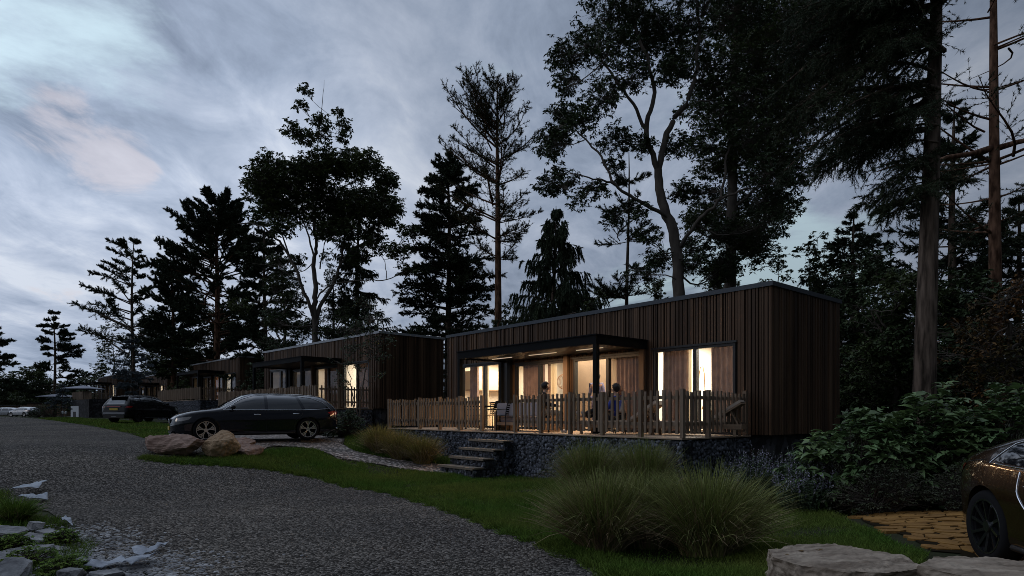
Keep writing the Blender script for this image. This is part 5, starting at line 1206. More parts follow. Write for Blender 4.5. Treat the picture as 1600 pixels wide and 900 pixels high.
# thick level limb of the right hand trunk that crosses over to the left
tt = [o for o in bpy.data.objects if o.get('label', '').startswith('second tall trunk')][0]; wl = lambda *p: PX(*p)-Vector(tt.location)
m = MB(); m.tube([wl(1553, 230, 20), wl(1520, 240, 19.8), (wl(1480, 246, 19.6)), wl(1440, 262, 19.3), wl(1400, 258, 19.1), wl(1370, 268, 19.0)], [.10, .085, .07, .055, .035, .015], 8); m.tube([wl(1478, 246, 19.6), wl(1450, 262, 19.4), wl(1420, 268, 19.3)], [.05, .04, .015], 6)
m.tube([wl(1557, 232, 20), wl(1590, 222, 19.9), wl(1640, 212, 19.8)], [.10, .08, .05], 8); m.build('limb', 'redbark', tt, smooth=True)
def blob_tree(name, label, px, Yd, topy, halfpx, n, seed, leaf='leafmid', lsz=.14, low=640, fill=1.3, per=20, bark='greybark'):
    lsz *= 1.35
    r_ = np.random.default_rng(seed); bx = (px-800)/F*Yd; bs = (bx, Yd, H(bx, Yd)-.1); hp = HY-topy; cl_ = []
    for i in range(n):
        q = (i+.5)/n; yy = low-(low-topy)*q; wd = halfpx*(1-.75*max(0, q-.45)/.55)*(.7+.3*min(1, q*4)); rr_ = halfpx*r_.uniform(.30, .44)*(1-.35*q)
        cl_.append((px+r_.uniform(-1, 1)*max(0, wd-rr_*.6), yy+rr_*.5*(q > .85)+r_.normal(0, 3), rr_, r_.uniform(-1, 1)*halfpx*Yd/F*.8))
    lb = [([(px, 660), (px+r_.uniform(-4, 4), low-40), (px+r_.uniform(-6, 6), (low+topy)/2), (px, topy+hp*.12)], .05+hp*Yd/F*.014, .02)]
    for i in range(4):
        q = r_.uniform(.25, .65); y0 = low-(low-topy)*q; sx = r_.choice([-1, 1]); lb.append(([(px, y0+8), (px+sx*halfpx*.35, y0-halfpx*.3, r_.uniform(-.5, .5)), (px+sx*halfpx*.6, y0-halfpx*.65, r_.uniform(-1, 1))], .05, .015))
    return put_tree(name, label, 'tree', px, Yd, clumptree(r_, bs, lb, cl_, Yd, lsz, per, bark=bark, leaf=leaf, nclus=26, fill=fill), x=bx)
blob_tree('bushy_tree', 'round topped dark tree showing above the right end of the near cabin roof', 1265, 31, 372, 52, 26, 31)
blob_tree('bushy_tree', 'low dark tree peeping over the near cabin roof beside its highest corner', 1215, 34, 400, 40, 20, 32)
blob_tree('bushy_tree', 'dark green tree right behind the shaded end of the near cabin', 1345, 24, 395, 75, 40, 33, leaf='leafdark')
blob_tree('bushy_tree', 'dense mid green tree left of the massive trunk', 1400, 21, 420, 70, 38, 34)
blob_tree('bushy_tree', 'dense tree between the two tall trunks low down', 1500, 20, 425, 75, 40, 35, leaf='leafdark')
blob_tree('autumn_tree', 'small tree with rusty leaves in front of the second tall trunk', 1575, 15.5, 435, 75, 34, 36, leaf='leafrust', lsz=.10, per=11, fill=1.2)
blob_tree('holly_tree', 'low holly like tree touching the near cabin roof left of the forked trunk', 1030, 31, 405, 42, 22, 37)
blob_tree('holly_tree', 'low dark bushy tree over the near cabin roof right of the forked trunk', 1115, 30, 400, 45, 22, 38)
blob_tree('holly_tree', 'low dark tree under the weeping spruce behind the near cabin', 925, 33, 455, 40, 16, 39)
blob_tree('holly_tree', 'low dark tree behind the roof at the foot of the slender red trunk', 790, 37, 470, 42, 16, 40)
blob_tree('bushy_tree', 'dark undergrowth tree below the domed broadleaf', 440, 46, 400, 50, 30, 41, leaf='leafdark')
blob_tree('bushy_tree', 'dark tree behind the stems of the domed broadleaf', 520, 50, 390, 45, 26, 54, leaf='leafdark')
blob_tree('bushy_tree', 'dark undergrowth tree behind the roof of the second cabin', 540, 44, 470, 46, 18, 42)
blob_tree('bushy_tree', 'dark tree behind the third cabin roof', 330, 62, 470, 60, 26, 43, lsz=.2)
blob_tree('bushy_tree', 'dark tree between the blue spruce and the broad black pine', 255, 84, 480, 45, 24, 44, lsz=.2)
blob_tree('bushy_tree', 'rounded dark tree behind the fourth cabin', 175, 104, 505, 36, 24, 45, lsz=.22)
blob_tree('bushy_tree', 'rounded dark tree behind the low garage', 60, 135, 572, 38, 20, 46, lsz=.35)
blob_tree('bushy_tree', 'rounded dark tree at the left edge behind the lane end', 8, 150, 578, 34, 18, 47, lsz=.35)
blob_tree('bushy_tree', 'far dark tree right of the lone layered pine', 128, 110, 585, 28, 16, 48, lsz=.3)
blob_tree('bushy_tree', 'grey green tree behind the far cabin roof', 150, 96, 560, 26, 14, 53, lsz=.28)
# little tree in front of the second cabin
Yt = 23.6; bx = (562-800)/F*Yt; bs = (bx, Yt, H(bx, Yt)-.05); r_ = np.random.default_rng(50)
limbs = [([(560, 690), (563, 640), (572, 580), (580, 520), (575, 470)], .035, .008), ([(557, 690), (553, 640), (546, 590), (540, 540)], .025, .006), ([(559, 688), (558, 630), (560, 570), (565, 520)], .025, .006)]
cl = [(575, 500, 24), (555, 515, 24), (590, 525, 20), (545, 545, 18), (575, 545, 22), (598, 560, 14), (535, 565, 14), (560, 575, 14), (540, 600, 10), (590, 585, 10), (575, 475, 18), (600, 535, 12), (530, 590, 8)]
put_tree('young_tree', 'young thin stemmed tree in front of the second cabin corner', 'tree', 562, Yt, clumptree(r_, bs, limbs, cl, Yt, .11, 9, nclus=40, leaf='herb', depth=.5, flat=.6, droopl=.2), x=bx, dz=.05)
# ---------------- shrubs and ornamental grasses
def og(label, x, y, rad, ht, n, seed, mt='ograss', tan=.25, wd=.013, cat='ornamental grass'):
    r_ = np.random.default_rng(seed); t = thing('ornamental_grass', label, cat, (x, y, H(x, y)-.02), 0, 'ornamental grass clumps')
    def blades(n, hk, mtl, nm, ds=1.0):
        g_ = Geo(); a = r_.uniform(0, 2*np.pi, n); q = np.sqrt(r_.uniform(0, 1, n)); b0 = np.stack([np.cos(a)*q*rad*.30, np.sin(a)*q*rad*.30, np.zeros(n)], -1)
        a2 = a+r_.normal(0, .5, n); out = (q*.62+.08)*r_.uniform(.4, 1.25, n)*rad*ds; L_ = ht*hk*r_.uniform(.55, 1.08, n)*(1-.22*q**2); s = np.linspace(0, 1, 7)
        dr = np.stack([np.cos(a2), np.sin(a2), np.zeros(n)], -1); bend = r_.uniform(.0, .26, n)+(r_.uniform(0, 1, n) < .12)*r_.uniform(.3, .7, n)
        P = b0[:, None]+dr[:, None]*(out[:, None]*(s**1.6)[None]+(bend*.35*L_)[:, None]*(s**4)[None])[..., None]+np.array([0, 0, 1.])*(L_[:, None]*(s[None]*1.04-bend[:, None]*.75*s[None]**4))[..., None]
        P += r_.normal(0, .006, P.shape); sd = norm(np.cross(dr, [0, 0, 1.])+r_.normal(0, .5, dr.shape)); w_ = wd*(1-s**2*.9)*.5
        V = np.stack([P-sd[:, None]*w_[None, :, None], P+sd[:, None]*w_[None, :, None]], 2).reshape(-1, 3); i = np.arange(6)*2
        f = np.stack([i, i+1, i+3, i+2], -1); g_.add(V, (f[None]+(np.arange(n)*14)[:, None, None]).reshape(-1, 4)); link(nm, g_.mesh(nm, mtl), t)
    blades(int(n*(1-tan)), 1.0, mt, 'blades'); blades(int(n*tan), .82, 'ograsstan', 'dry_blades', 1.15); return t
og('middle grass clump between the two larger ones in front', 1.72, 8.0, .9, 1.08, 3200, 6, tan=.25)
og('tall rounded grass clump in front at the left of the trio by the slabs', 1.12, 7.75, .95, 1.08, 3800, 1, tan=.34)
og('largest pale green grass clump beside the big flat slabs', 2.30, 7.35, 1.0, 1.12, 4600, 2, tan=.2)
og('grass clump against the terrace wall left of its corner', 1.55, 12.5, .95, 1.32, 3000, 3)
og('second grass clump against the terrace wall near its corner', 2.55, 12.1, .85, 1.34, 2800, 4)
for i, (px, Yd) in enumerate(((592, 18.9), (625, 18.4), (660, 18.0))):
    og(['yellow green grass clump at the left of the trio by the gravel path', 'middle yellow green grass clump of the trio by the gravel path', 'yellow green grass clump of the trio nearest the stairs'][i], (px-800)/F*Yd, Yd, .78, .95, 1800, 10+i, mt='ograssyel', wd=.016)
def leafy_shrub(name, label, x, y, rx, ry, ht, nst, seed, leaf='shrubleaf', ls=.23, lw=.125, per=8, z0=.25, cat='shrub', tw=True):
    r_ = np.random.default_rng(seed); t = thing(name, label, cat, (x, y, H(x, y)-.03), 0, 'shrubs beside the near cabin')
    wood, fol = Geo(), Geo(); dr = norm(r_.normal(size=(nst, 3))); dr[:, 2] = np.abs(dr[:, 2])**.8; rad = r_.uniform(.55, 1.0, (nst, 1))**.5
    E = dr*rad*np.array([rx, ry, ht]); E[:, 2] = np.maximum(E[:, 2], z0*r_.uniform(.3, 1.2, nst)); E[:, 2] += .12*ht*np.sin(E[:, 0]*3.1)+.06*ht*np.sin(E[:, 0]*7+1)
    B = np.stack([r_.uniform(-.5, .5, nst)*rx*.5, r_.uniform(-.5, .5, nst)*ry*.5, np.zeros(nst)], -1); s = np.linspace(0, 1, 5)
    P = B[:, None]+(E-B)[:, None]*s[None, :, None]+np.array([0, 0, .12])*np.sin(s*np.pi)[None, :, None]*ht
    V, F_ = tubes(P, np.ones((nst, 1))*(.012*(1.1-s))[None], 3); wood.add(V, F_)
    # leaves in tiers towards the stem ends: folded, drooping blades
    n = nst*per; k = np.repeat(np.arange(nst), per); tt = 1-r_.uniform(0, .42, n)**1.3*np.where(r_.uniform(0, 1, n) < .5, .35, 1); p, tg = pathlen_interp(P[k], np.clip(tt, 0, .999))
    a = r_.uniform(0, 6.28, n); oz = np.stack([np.cos(a), np.sin(a), r_.uniform(-.35, .2, n)], -1); d = norm(oz+tg*.35); up_ = norm(np.array([0, 0, 1.])+r_.normal(0, .28, (n, 3)))
    sd = norm(np.cross(d, up_)); up_ = np.cross(sd, d); L_ = ls*r_.uniform(.6, 1.15, (n, 1)); W_ = lw*r_.uniform(.75, 1.1, (n, 1))
    mids = [p+d*.012, p+d*L_*.3+up_*L_*.03, p+d*L_*.65-up_*L_*.02, p+d*L_-up_*L_*.22]
    V = np.stack([mids[0], mids[1], mids[2], mids[3], mids[1]+sd*W_*.48+up_*W_*.16, mids[2]+sd*W_*.36+up_*W_*.10, mids[1]-sd*W_*.48+up_*W_*.16, mids[2]-sd*W_*.36+up_*W_*.10], 1).reshape(-1, 3)
    tri = np.array([(0, 4, 1), (0, 1, 6), (2, 5, 3), (2, 3, 7)]); qd = np.array([(1, 4, 5, 2), (1, 2, 7, 6)]); o8 = (np.arange(n)*8)[:, None, None]
    b = fol.n; fol.V.append(V.astype(np.float32)); fol.F += [(tri[None]+o8).reshape(-1, 3)+b, (qd[None]+o8).reshape(-1, 4)+b]; fol.n += len(V)
    link('stems', wood.mesh('stems', 'greybark'), t); link('leaves', fol.mesh('leaves', leaf), t); return t
leafy_shrub('hydrangea', 'large leaved shrub spreading beside the dark cabin end', 6.0, 10.9, 1.35, .9, 1.75, 240, 71, per=9)
leafy_shrub('hydrangea', 'tallest large leaved shrub in front of the massive trunk', 7.3, 11.2, 1.45, 1.0, 2.05, 330, 72, per=9)
leafy_shrub('hydrangea', 'large leaved shrub reaching the right edge above the brown car', 8.5, 10.9, 1.3, 1.1, 1.95, 270, 73, per=9)
leafy_shrub('creeper_mound', 'low mound of small leaved creeper under the shrub by the ochre paving', 5.9, 10.0, .95, .45, .85, 420, 74, leaf='ivyleaf', ls=.055, lw=.035, per=9, z0=.3)
leafy_shrub('creeper_mound', 'low mound of creeper between the shrub and the brown car', 7.1, 9.75, .9, .5, .85, 420, 75, leaf='ivyleaf', ls=.055, lw=.035, per=9, z0=.3)
leafy_shrub('dark_bush', 'dark bush right behind the tail of the estate car', (540-800)/F*21.5, 21.5, .8, .6, 1.0, 220, 76, leaf='leafdark', ls=.10, lw=.06, per=9)
for i, (px, Yd, w_, lb) in enumerate(((58, 84, 1.0, 'small dark bush before the low garage wall'), (74, 82, 1.5, 'larger dark bush left of the white board'), (500, 24, .7, 'dark bush between the estate car and the second terrace'))):
    leafy_shrub('dark_bush', lb, (px-800)/F*Yd, Yd, w_*1.3, w_, w_*1.5, 160, 77+i, leaf='leafdark', ls=.18, lw=.12, per=8)
def herb(label, x, y, rx, ht, n, seed):
    r_ = np.random.default_rng(seed); t = thing('flowering_herb', label, 'flowering plant', (x, y, H(x, y)-.02), 0, 'flowering herbs'); wood, fol, flo = Geo(), Geo(), Geo()
    a = r_.uniform(0, 6.28, n); q = np.sqrt(r_.uniform(0, 1, n)); B = np.stack([np.cos(a)*q*rx*.7, np.sin(a)*q*rx*.6, np.zeros(n)], -1); E = B*1.4+r_.normal(0, .06, (n, 3)); E[:, 2] = ht*r_.uniform(.6, 1.05, n)*(1-.15*q)
    s = np.linspace(0, 1, 5); P = B[:, None]+(E-B)[:, None]*s[None, :, None]+r_.normal(0, .012, (n, 5, 3)); V, F_ = tubes(P, np.full((n, 5), .0035), 3); wood.add(V, F_)
    k = np.repeat(np.arange(n), 34); m = len(k); p, tg = pathlen_interp(P[k], r_.uniform(.05, .85, m)); aa = r_.uniform(0, 6.28, m); d = norm(np.stack([np.cos(aa), np.sin(aa), r_.uniform(-.2, .6, m)], -1))
    V, F_ = leaves(p, d, norm(np.array([0, 0, 1.])+r_.normal(0, .4, (m, 3))), .06, .024, r_); fol.add(V, F_)
    k = np.repeat(np.arange(n), 14); m = len(k); p, tg = pathlen_interp(P[k], r_.uniform(.76, .999, m)); d = norm(r_.normal(size=(m, 3))); V, F_ = leaves(p, d, perp(d, r_), .022, .018, r_); flo.add(V, F_)
    link('stems', wood.mesh('stems', 'herb'), t); link('leaves', fol.mesh('leaves', 'herb'), t); link('flowers', flo.mesh('flowers', 'flower'), t)
herb('lilac flowering herbs at the corner of the terrace wall', 4.55, 11.6, .55, 1.12, 150, 81)
herb('lilac flowering herbs beside the cabin plinth under the shrub', 5.25, 11.2, .55, 1.15, 150, 82)
herb('low flowering herbs in front of the creeper mound', 4.9, 10.5, .5, .85, 130, 83)
# ---------------- lawn grass: short blades (nobody could count them)
def lawn(name, label, poly, dens, ht, wd, seed, m='grass', fall=True):
    r_ = np.random.default_rng(seed); P = np.array(poly); lo, hi = P.min(0), P.max(0); A = (hi-lo).prod(); N_ = int(A*dens); xy = lo+r_.uniform(0, 1, (N_, 2))*(hi-lo)
    dist = np.hypot(xy[:, 0], xy[:, 1]); keep = points_in(xy, P) & (r_.uniform(0, 1, N_) < np.clip((9/dist)**1.3, .03, 1)); 
    pat = np.sin(xy[:, 0]*1.9+1.3*np.sin(xy[:, 1]*1.1))*np.cos(xy[:, 1]*1.6+xy[:, 0]*.5)
    keep &= (r_.uniform(0, 1, N_) < .62+.45*pat); xy = xy[keep]; pat = pat[keep]; n = len(xy); dist = dist[keep]; sc = np.clip(dist/9, 1, 4)
    b = np.column_stack([xy, hgt(xy[:, 0], xy[:, 1])-.005]); a = r_.uniform(0, 6.28, n); d = norm(np.stack([np.cos(a)*.6, np.sin(a)*.6, r_.uniform(.5, 1.3, n)], -1)); sd = perp(d, r_)*(wd*sc*.5)[:, None]
    V = np.stack([b-sd, b+sd, b+d*(ht*(.8+.5*pat)*r_.uniform(.5, 1.3, n)*np.clip(sc, 1, 1.35))[:, None]], 1).reshape(-1, 3)
    o = link(name, np_mesh(name, V, [np.arange(n*3).reshape(-1, 3)], [m])); tag(o, label, 'grass', kind='stuff'); print(name, n)
l1 = hs([(222, 717), (300, 713), (415, 704), (495, 703), (528, 718), (594, 729), (690, 743), (780, 746), (870, 756), (960, 770), (880, 830), (960, 880), (1180, 897), (1180, 915), (1010, 914), (958, 893), (903, 868), (858, 852), (758, 818), (698, 795), (598, 768), (498, 747), (418, 733), (350, 727), (270, 723)])
lawn('lawn_grass', 'short mown grass between the lane and the terraces', l1, 8000, .085, .009, 1)
l2 = hs([(1150, 800), (1250, 800), (1300, 806), (1345, 822), (1400, 850), (1450, 866), (1420, 915), (1130, 915), (1180, 860)])
lawn('lawn_grass', 'short grass between the flat slabs and the ochre paving', l2, 8000, .09, .009, 2)
l3 = hs([(60, 654), (100, 652), (157, 656), (300, 668), (350, 676), (262, 683), (232, 687), (200, 676), (150, 667), (100, 660)])
lawn('lawn_grass', 'grass verge around the black suv', l3, 2600, .10, .012, 3)
l4 = hs([(548, 681), (600, 676), (700, 700), (720, 728), (640, 722), (555, 707), (537, 695)])
lawn('rough_grass', 'rough grass around the yellow clumps', l4, 5000, .12, .008, 4)
l5 = hs([(700, 726), (860, 745), (1060, 770), (1200, 760), (1300, 790), (1200, 830), (900, 800)])
lawn('rough_grass', 'rough grass along the foot of the terrace wall', l5, 3500, .10, .008, 5)
l7 = hs([(872, 790), (1000, 775), (1150, 785), (1185, 830), (1180, 898), (1010, 898), (958, 880), (905, 845)])
lawn('rough_grass', 'shaded rough grass under the large grass clumps', l7, 6000, .11, .009, 7)
l6 = [np.array(p) for p in ((-9.6, 12.0), (-8.6, 10.6), (-6.6, 9.2), (-5.2, 7.8), (-4.5, 6.4), (-4.6, 5), (-9, 5), (-12, 9))]
lawn('bank_grass', 'weedy grass among the rubble of the bank', l6, 2200, .12, .008, 6)

# longer tufts that hang over the lane edge
def tufts_along(px_pts, n, ht, nm, lb, seed, out=.0):
    r_ = np.random.default_rng(seed); e = np.array(hs(px_pts)); k = len(e)-1; t_ = r_.uniform(0, k, n); i_ = t_.astype(int); c = e[i_]+(e[i_+1]-e[i_])*(t_-i_)[:, None]; d_ = e[i_+1]-e[i_]; d_ /= np.linalg.norm(d_, axis=1)[:, None]
    nn_ = np.column_stack([d_[:, 1], -d_[:, 0]]); c = c+nn_*(r_.normal(0, .07, n)+out+.08*np.sin(t_*23)+.06*np.sin(t_*57))[:, None]; m = 26; cc = np.repeat(c, m, 0)+r_.normal(0, .03, (n*m, 2))
    b = np.column_stack([cc, hgt(cc[:, 0], cc[:, 1])+.0]); d = norm(np.column_stack([r_.normal(0, .55, (n*m, 2)), r_.uniform(.4, 1, n*m)])); sd = perp(d, r_)*.004; L_ = (ht*r_.uniform(.3, 1.3, n*m))[:, None]
    V = np.stack([b-sd, b+sd, b+d*L_*.6+sd*.7, b+d*L_+np.array([0, 0, -.25])*L_*.4], 1).reshape(-1, 3); o = link(nm, np_mesh(nm, V, [np.arange(n*m*4).reshape(-1, 4)], ['grass'])); tag(o, lb, 'grass', kind='stuff')
tufts_along([(1010, 912), (960, 893), (905, 868), (860, 852), (760, 818), (700, 795), (600, 768), (500, 747), (420, 733), (350, 727), (270, 723), (222, 716)], 2600, .12, 'edge_tufts', 'long grass tufts along the lane edge', 71)
r_ = np.random.default_rng(72); P_ = np.array(l1); a_, b_ = P_.min(0), P_.max(0); xy = a_+r_.uniform(0, 1, (9000, 2))*(b_-a_); xy = xy[points_in(xy, P_)]; xy = xy[np.sin(xy[:, 0]*2.6+xy[:, 1])*np.cos(xy[:, 1]*2.1) > -.2]
m = 22; n = len(xy); cc = np.repeat(xy, m, 0)+r_.normal(0, .035, (n*m, 2)); b = np.column_stack([cc, hgt(cc[:, 0], cc[:, 1])]); d = norm(np.column_stack([r_.normal(0, .5, (n*m, 2)), r_.uniform(.4, 1, n*m)])); sd = perp(d, r_)*.0045; L_ = (.12*r_.uniform(.3, 1.3, n*m))[:, None]
o = link('lawn_tufts', np_mesh('lawn_tufts', np.stack([b-sd, b+sd, b+d*L_], 1).reshape(-1, 3), [np.arange(n*m*3).reshape(-1, 3)], ['grass'])); tag(o, 'uneven taller tufts in the lawn', 'grass', kind='stuff'); print('tufts', n)
# ------------------------------------------------------------------ rocks, slabs, rubble, plastic, paving, far things
def rock(name, label, cat, loc, size, seed, m, rz=0, flat_top=None, layers=True, group=None, sub=4, point=1.0):
    r_ = random.Random(seed); bm = bmesh.new()
    for i in range(22):
        a = r_.uniform(0, 6.28); z = r_.uniform(-1, 1)
        if flat_top: z = r_.choice([-1, -1, 0, .9, 1, 1])*r_.uniform(.97, 1)
        rr = (1-abs(z)**(3.0 if flat_top else 2.0)*(.22 if flat_top else 1))**.5*r_.uniform(.8, 1.0); bm.verts.new((math.cos(a)*rr, math.sin(a)*rr, z))
    res = bmesh.ops.convex_hull(bm, input=bm.verts); bmesh.ops.delete(bm, geom=[g_ for g_ in res['geom_interior'] if isinstance(g_, bmesh.types.BMVert)], context='VERTS')
    bmesh.ops.triangulate(bm, faces=bm.faces)
    for _ in range(sub): bmesh.ops.subdivide_edges(bm, edges=bm.edges[:], cuts=1, use_grid_fill=True, smooth=0.12 if (_ < 2 and not flat_top) else 0)
    from mathutils import noise as mn
    bm.normal_update(); ofs = Vector((seed*3.1, seed*1.7, 0)); mx = max(size)
    for v in bm.verts:
        p = Vector((v.co.x*size[0], v.co.y*size[1], v.co.z*size[2])); n1_ = mn.noise(p*1.6/mx+ofs)*.16*mx*(.35 if flat_top else .6); n2_ = mn.noise(p*7/mx+ofs)*(.022 if flat_top and v.normal.z > .6 else .045)*mx; n3_ = mn.noise(p*22/mx+ofs)*.014*mx
        st = 0
        if layers:
            q = p.z*15/mx+mn.noise(Vector((p.x*2, p.y*2, 0))/mx+ofs)*2; st = (abs((q % 1)-.5)-.25)*(.010 if flat_top else .02)*mx*(1-abs(v.normal.z))
        v.co = p+v.normal*(n2_+n3_+st)+Vector((v.normal.x, v.normal.y, v.normal.z*(.15 if flat_top else 1)))*n1_*.6
    me = bpy.data.meshes.new(name); bm.to_mesh(me); bm.free(); me.materials.append(M[m]); o = link(name, me, None, loc, (0, 0, rz))
    if label: tag(o, label, cat, group)
    return o
def rk(label, px, pyb, size, seed, m, rz=0, sink=.25, rx=0, ry=0, **k):
    x, y = hit(px, pyb); o = rock('boulder', label, 'boulder', (x, y, H(x, y)+size[2]*(1-sink)), size, seed, m, rz, group='boulders on the lawn edge', **k); o.rotation_euler = (rx, ry, rz); return o
rk('broad reddish layered boulder in front of the estate car nose', 275, 709, (.92, .5, .30), 3, 'rock', R(5), ry=R(4))
rk('rounded golden boulder in the middle of the three', 345, 713, (.52, .40, .42), 14, 'rockyel', R(20), sink=.3, layers=False)
rk('low reddish boulder at the right end of the three', 388, 711, (.48, .35, .22), 9, 'rock', R(-10))
rk('flat reddish rock under the sill of the estate car', 372, 702, (.55, .35, .20), 12, 'rock', R(12))
o = rock('stone_slab', 'large flat weathered slab at the bottom of the picture', 'stone slab', (2.86, 5.48, H(2.8, 5.4)-.02), (.74, .66, .25), 21, 'slab', R(8), flat_top=True, sub=5, group='flat slabs')
o = rock('stone_slab', 'flat weathered slab below the brown car wheel', 'stone slab', (4.02, 5.02, H(4, 5.1)+.02), (.92, .50, .22), 27, 'slab', R(-14), flat_top=True, sub=5, group='flat slabs')
# fallen leaves on the slab
r_ = np.random.default_rng(90)
sl1 = [q for q in bpy.data.objects if q.get('label', '').startswith('large flat weathered')][0]
for i, (x, y, lb) in enumerate(((2.60, 5.62, 'curled rusty leaf lying on the large slab at the left'), (2.78, 5.66, 'larger rusty leaf lying on the middle of the large slab'), (2.42, 5.50, 'tiny rusty leaf near the left rim of the large slab'))):
    mw = Matrix.Translation(sl1.location) @ sl1.rotation_euler.to_matrix().to_4x4(); o_ = mw.inverted() @ Vector((x, y, 3)); ok, hp, nn3, fi = sl1.ray_cast(o_, Vector((0, 0, -1)))
    if not ok: continue
    w3 = mw @ hp; V, F_ = leaves(np.zeros((1, 3)), np.array([[.8, .5, .15]]), np.array([[.2, 0, 1.]]), .055+.02*(i == 1), .035, r_); V2, F2 = leaves(np.zeros((1, 3)), np.array([[-.3, .9, .25]]), np.array([[0, .3, 1.]]), .04, .025, r_)
    lf = link('fallen_leaf', np_mesh('fallen_leaf', np.vstack([V, V2]), [np.vstack([F_, F2+4])], ['leafrust']), None, tuple(w3+Vector((0, 0, .004)))); tag(lf, lb, 'leaf', 'fallen leaves on the slab')
# ochre flagstones with dark joints
fp = hs([(1340, 806), (1400, 800), (1470, 800), (1530, 806)])+[np.array((6.9, 9.0)), np.array((6.4, 5.4)), np.array((4.2, 5.6))]+hs([(1500, 866), (1455, 862), (1420, 840), (1375, 826), (1348, 815)])
sheet('paving_bed', fp, 'joint', .012, .3)
from mathutils import noise as mn
fa = np.array(fp); lo, hi = fa.min(0), fa.max(0); rr = random.Random(4); pts = []
y = lo[1]-.2
while y < hi[1]+.2:
    x = lo[0]-.2
    while x < hi[0]+.2: pts.append(Vector((x+rr.uniform(-.16, .16), y+rr.uniform(-.13, .13)))); x += .25
    y += .23
vo, eo, fo, *_ = delaunay_2d_cdt(pts, [], [], 0, 1e-4)
nb_ = {}
for t_ in fo:
    c = sum((vo[i] for i in t_), Vector((0, 0)))/3
    A_, B_, C_ = [vo[i] for i in t_]; D_ = 2*(A_.x*(B_.y-C_.y)+B_.x*(C_.y-A_.y)+C_.x*(A_.y-B_.y))
    for i in t_: nb_.setdefault(i, []).append(c)
pv = thing('ochre_paving', 'ochre crazy paving of irregular flagstones with dark joints', 'paving', (float(lo[0]), float(lo[1]), 0)); nfl = 0; mbp = MB()
for i, cs in nb_.items():
    p = vo[i]
    if len(cs) < 5 or not point_in(p.x, p.y, fa): continue
    cs = sorted(cs, key=lambda c: math.atan2(c.y-p.y, c.x-p.x)); k = .88; ring = []
    for j, c in enumerate(cs):
        c2_ = cs[(j+1) % len(cs)]
        for f_ in (0, .33, .66): q = c.lerp(c2_, f_); q = p+(q-p)*(k+rr.uniform(-.05, .03)); ring.append(q)
    zt = .024+rr.uniform(-.008, .012); n = len(ring); vs = [(q.x-lo[0], q.y-lo[1], H(q.x, q.y)+zt) for q in ring]+[(q.x-lo[0], q.y-lo[1], H(q.x, q.y)-.01) for q in [p+(w-p)*1.03 for w in ring]]
    m = MB(); m.add(vs, [tuple(range(n))]+[(j, j+n, (j+1) % n+n, (j+1) % n) for j in range(n)])
    if nfl < 95: m.build('flagstone', 'flag', pv)
    else: mbp.add(vs, m.f)
    nfl += 1
if mbp.v: mbp.build('further_flagstones', 'flag', pv)['kind'] = 'stuff'
print('flags', nfl)
# rubble at the lower left
def slatep(px, py, sz, seed, label=None, tilt=(0, 0), rz=0, dz=.0):
    x, y = hit(px, py); o = rock('slate_piece', label or 'grey slate piece in the rubble bank', 'stone', (x, y, H(x, y)+sz[2]*.5+dz), sz, seed, 'slate', rz, flat_top=True, layers=False, sub=3, group='slate pieces of the rubble bank'); o.rotation_euler = (tilt[0], tilt[1], rz); return o
sl = [(10, 838, (.42, .22, .09), 'pale slate at the left edge level with the plastic corner', (.25, .1), .1), (55, 828, (.16, .12, .10), 'rounded brown stone under the grass tuft', (0, .2), .5), (62, 846, (.30, .16, .06), 'thin pale slate tilted above the longest slate', (.3, .25), .4),
      (40, 868, (.50, .17, .07), 'longest pale slate lying across the bank', (.3, -.12), .15), (5, 882, (.35, .2, .08), 'slate at the left edge below the longest one', (.2, .2), .3), (22, 905, (.34, .26, .12), 'big tilted slate in the bottom left corner', (.3, .5), -.3),
      (78, 838, (.26, .14, .07), 'slate under the end of the upper plastic sheet', (.15, .1), .3), (130, 882, (.24, .13, .06), 'flat slate near the lower plastic sheet', (.15, -.1), .1), (112, 905, (.20, .15, .10), 'beige stone at the bottom edge by the weeds', (0, 0), .7), (165, 903, (.28, .14, .06), 'pale flat stone at the bottom edge under the plastic', (.1, 0), .2),
      (88, 862, (.2, .12, .05), 'small slate between weeds and chippings', (.2, .3), .6), (75, 880, (.22, .10, .06), 'narrow slate half hidden by weeds', (.3, .3), -.5), (205, 890, (.22, .10, .04), 'dark flat slate beyond the lower plastic', (.05, 0), .1)]
for i, (px, py, sz, lb, tl, rz) in enumerate(sl): slatep(px, py, tuple(q*.72 for q in sz), 40+i, lb, tl, rz)
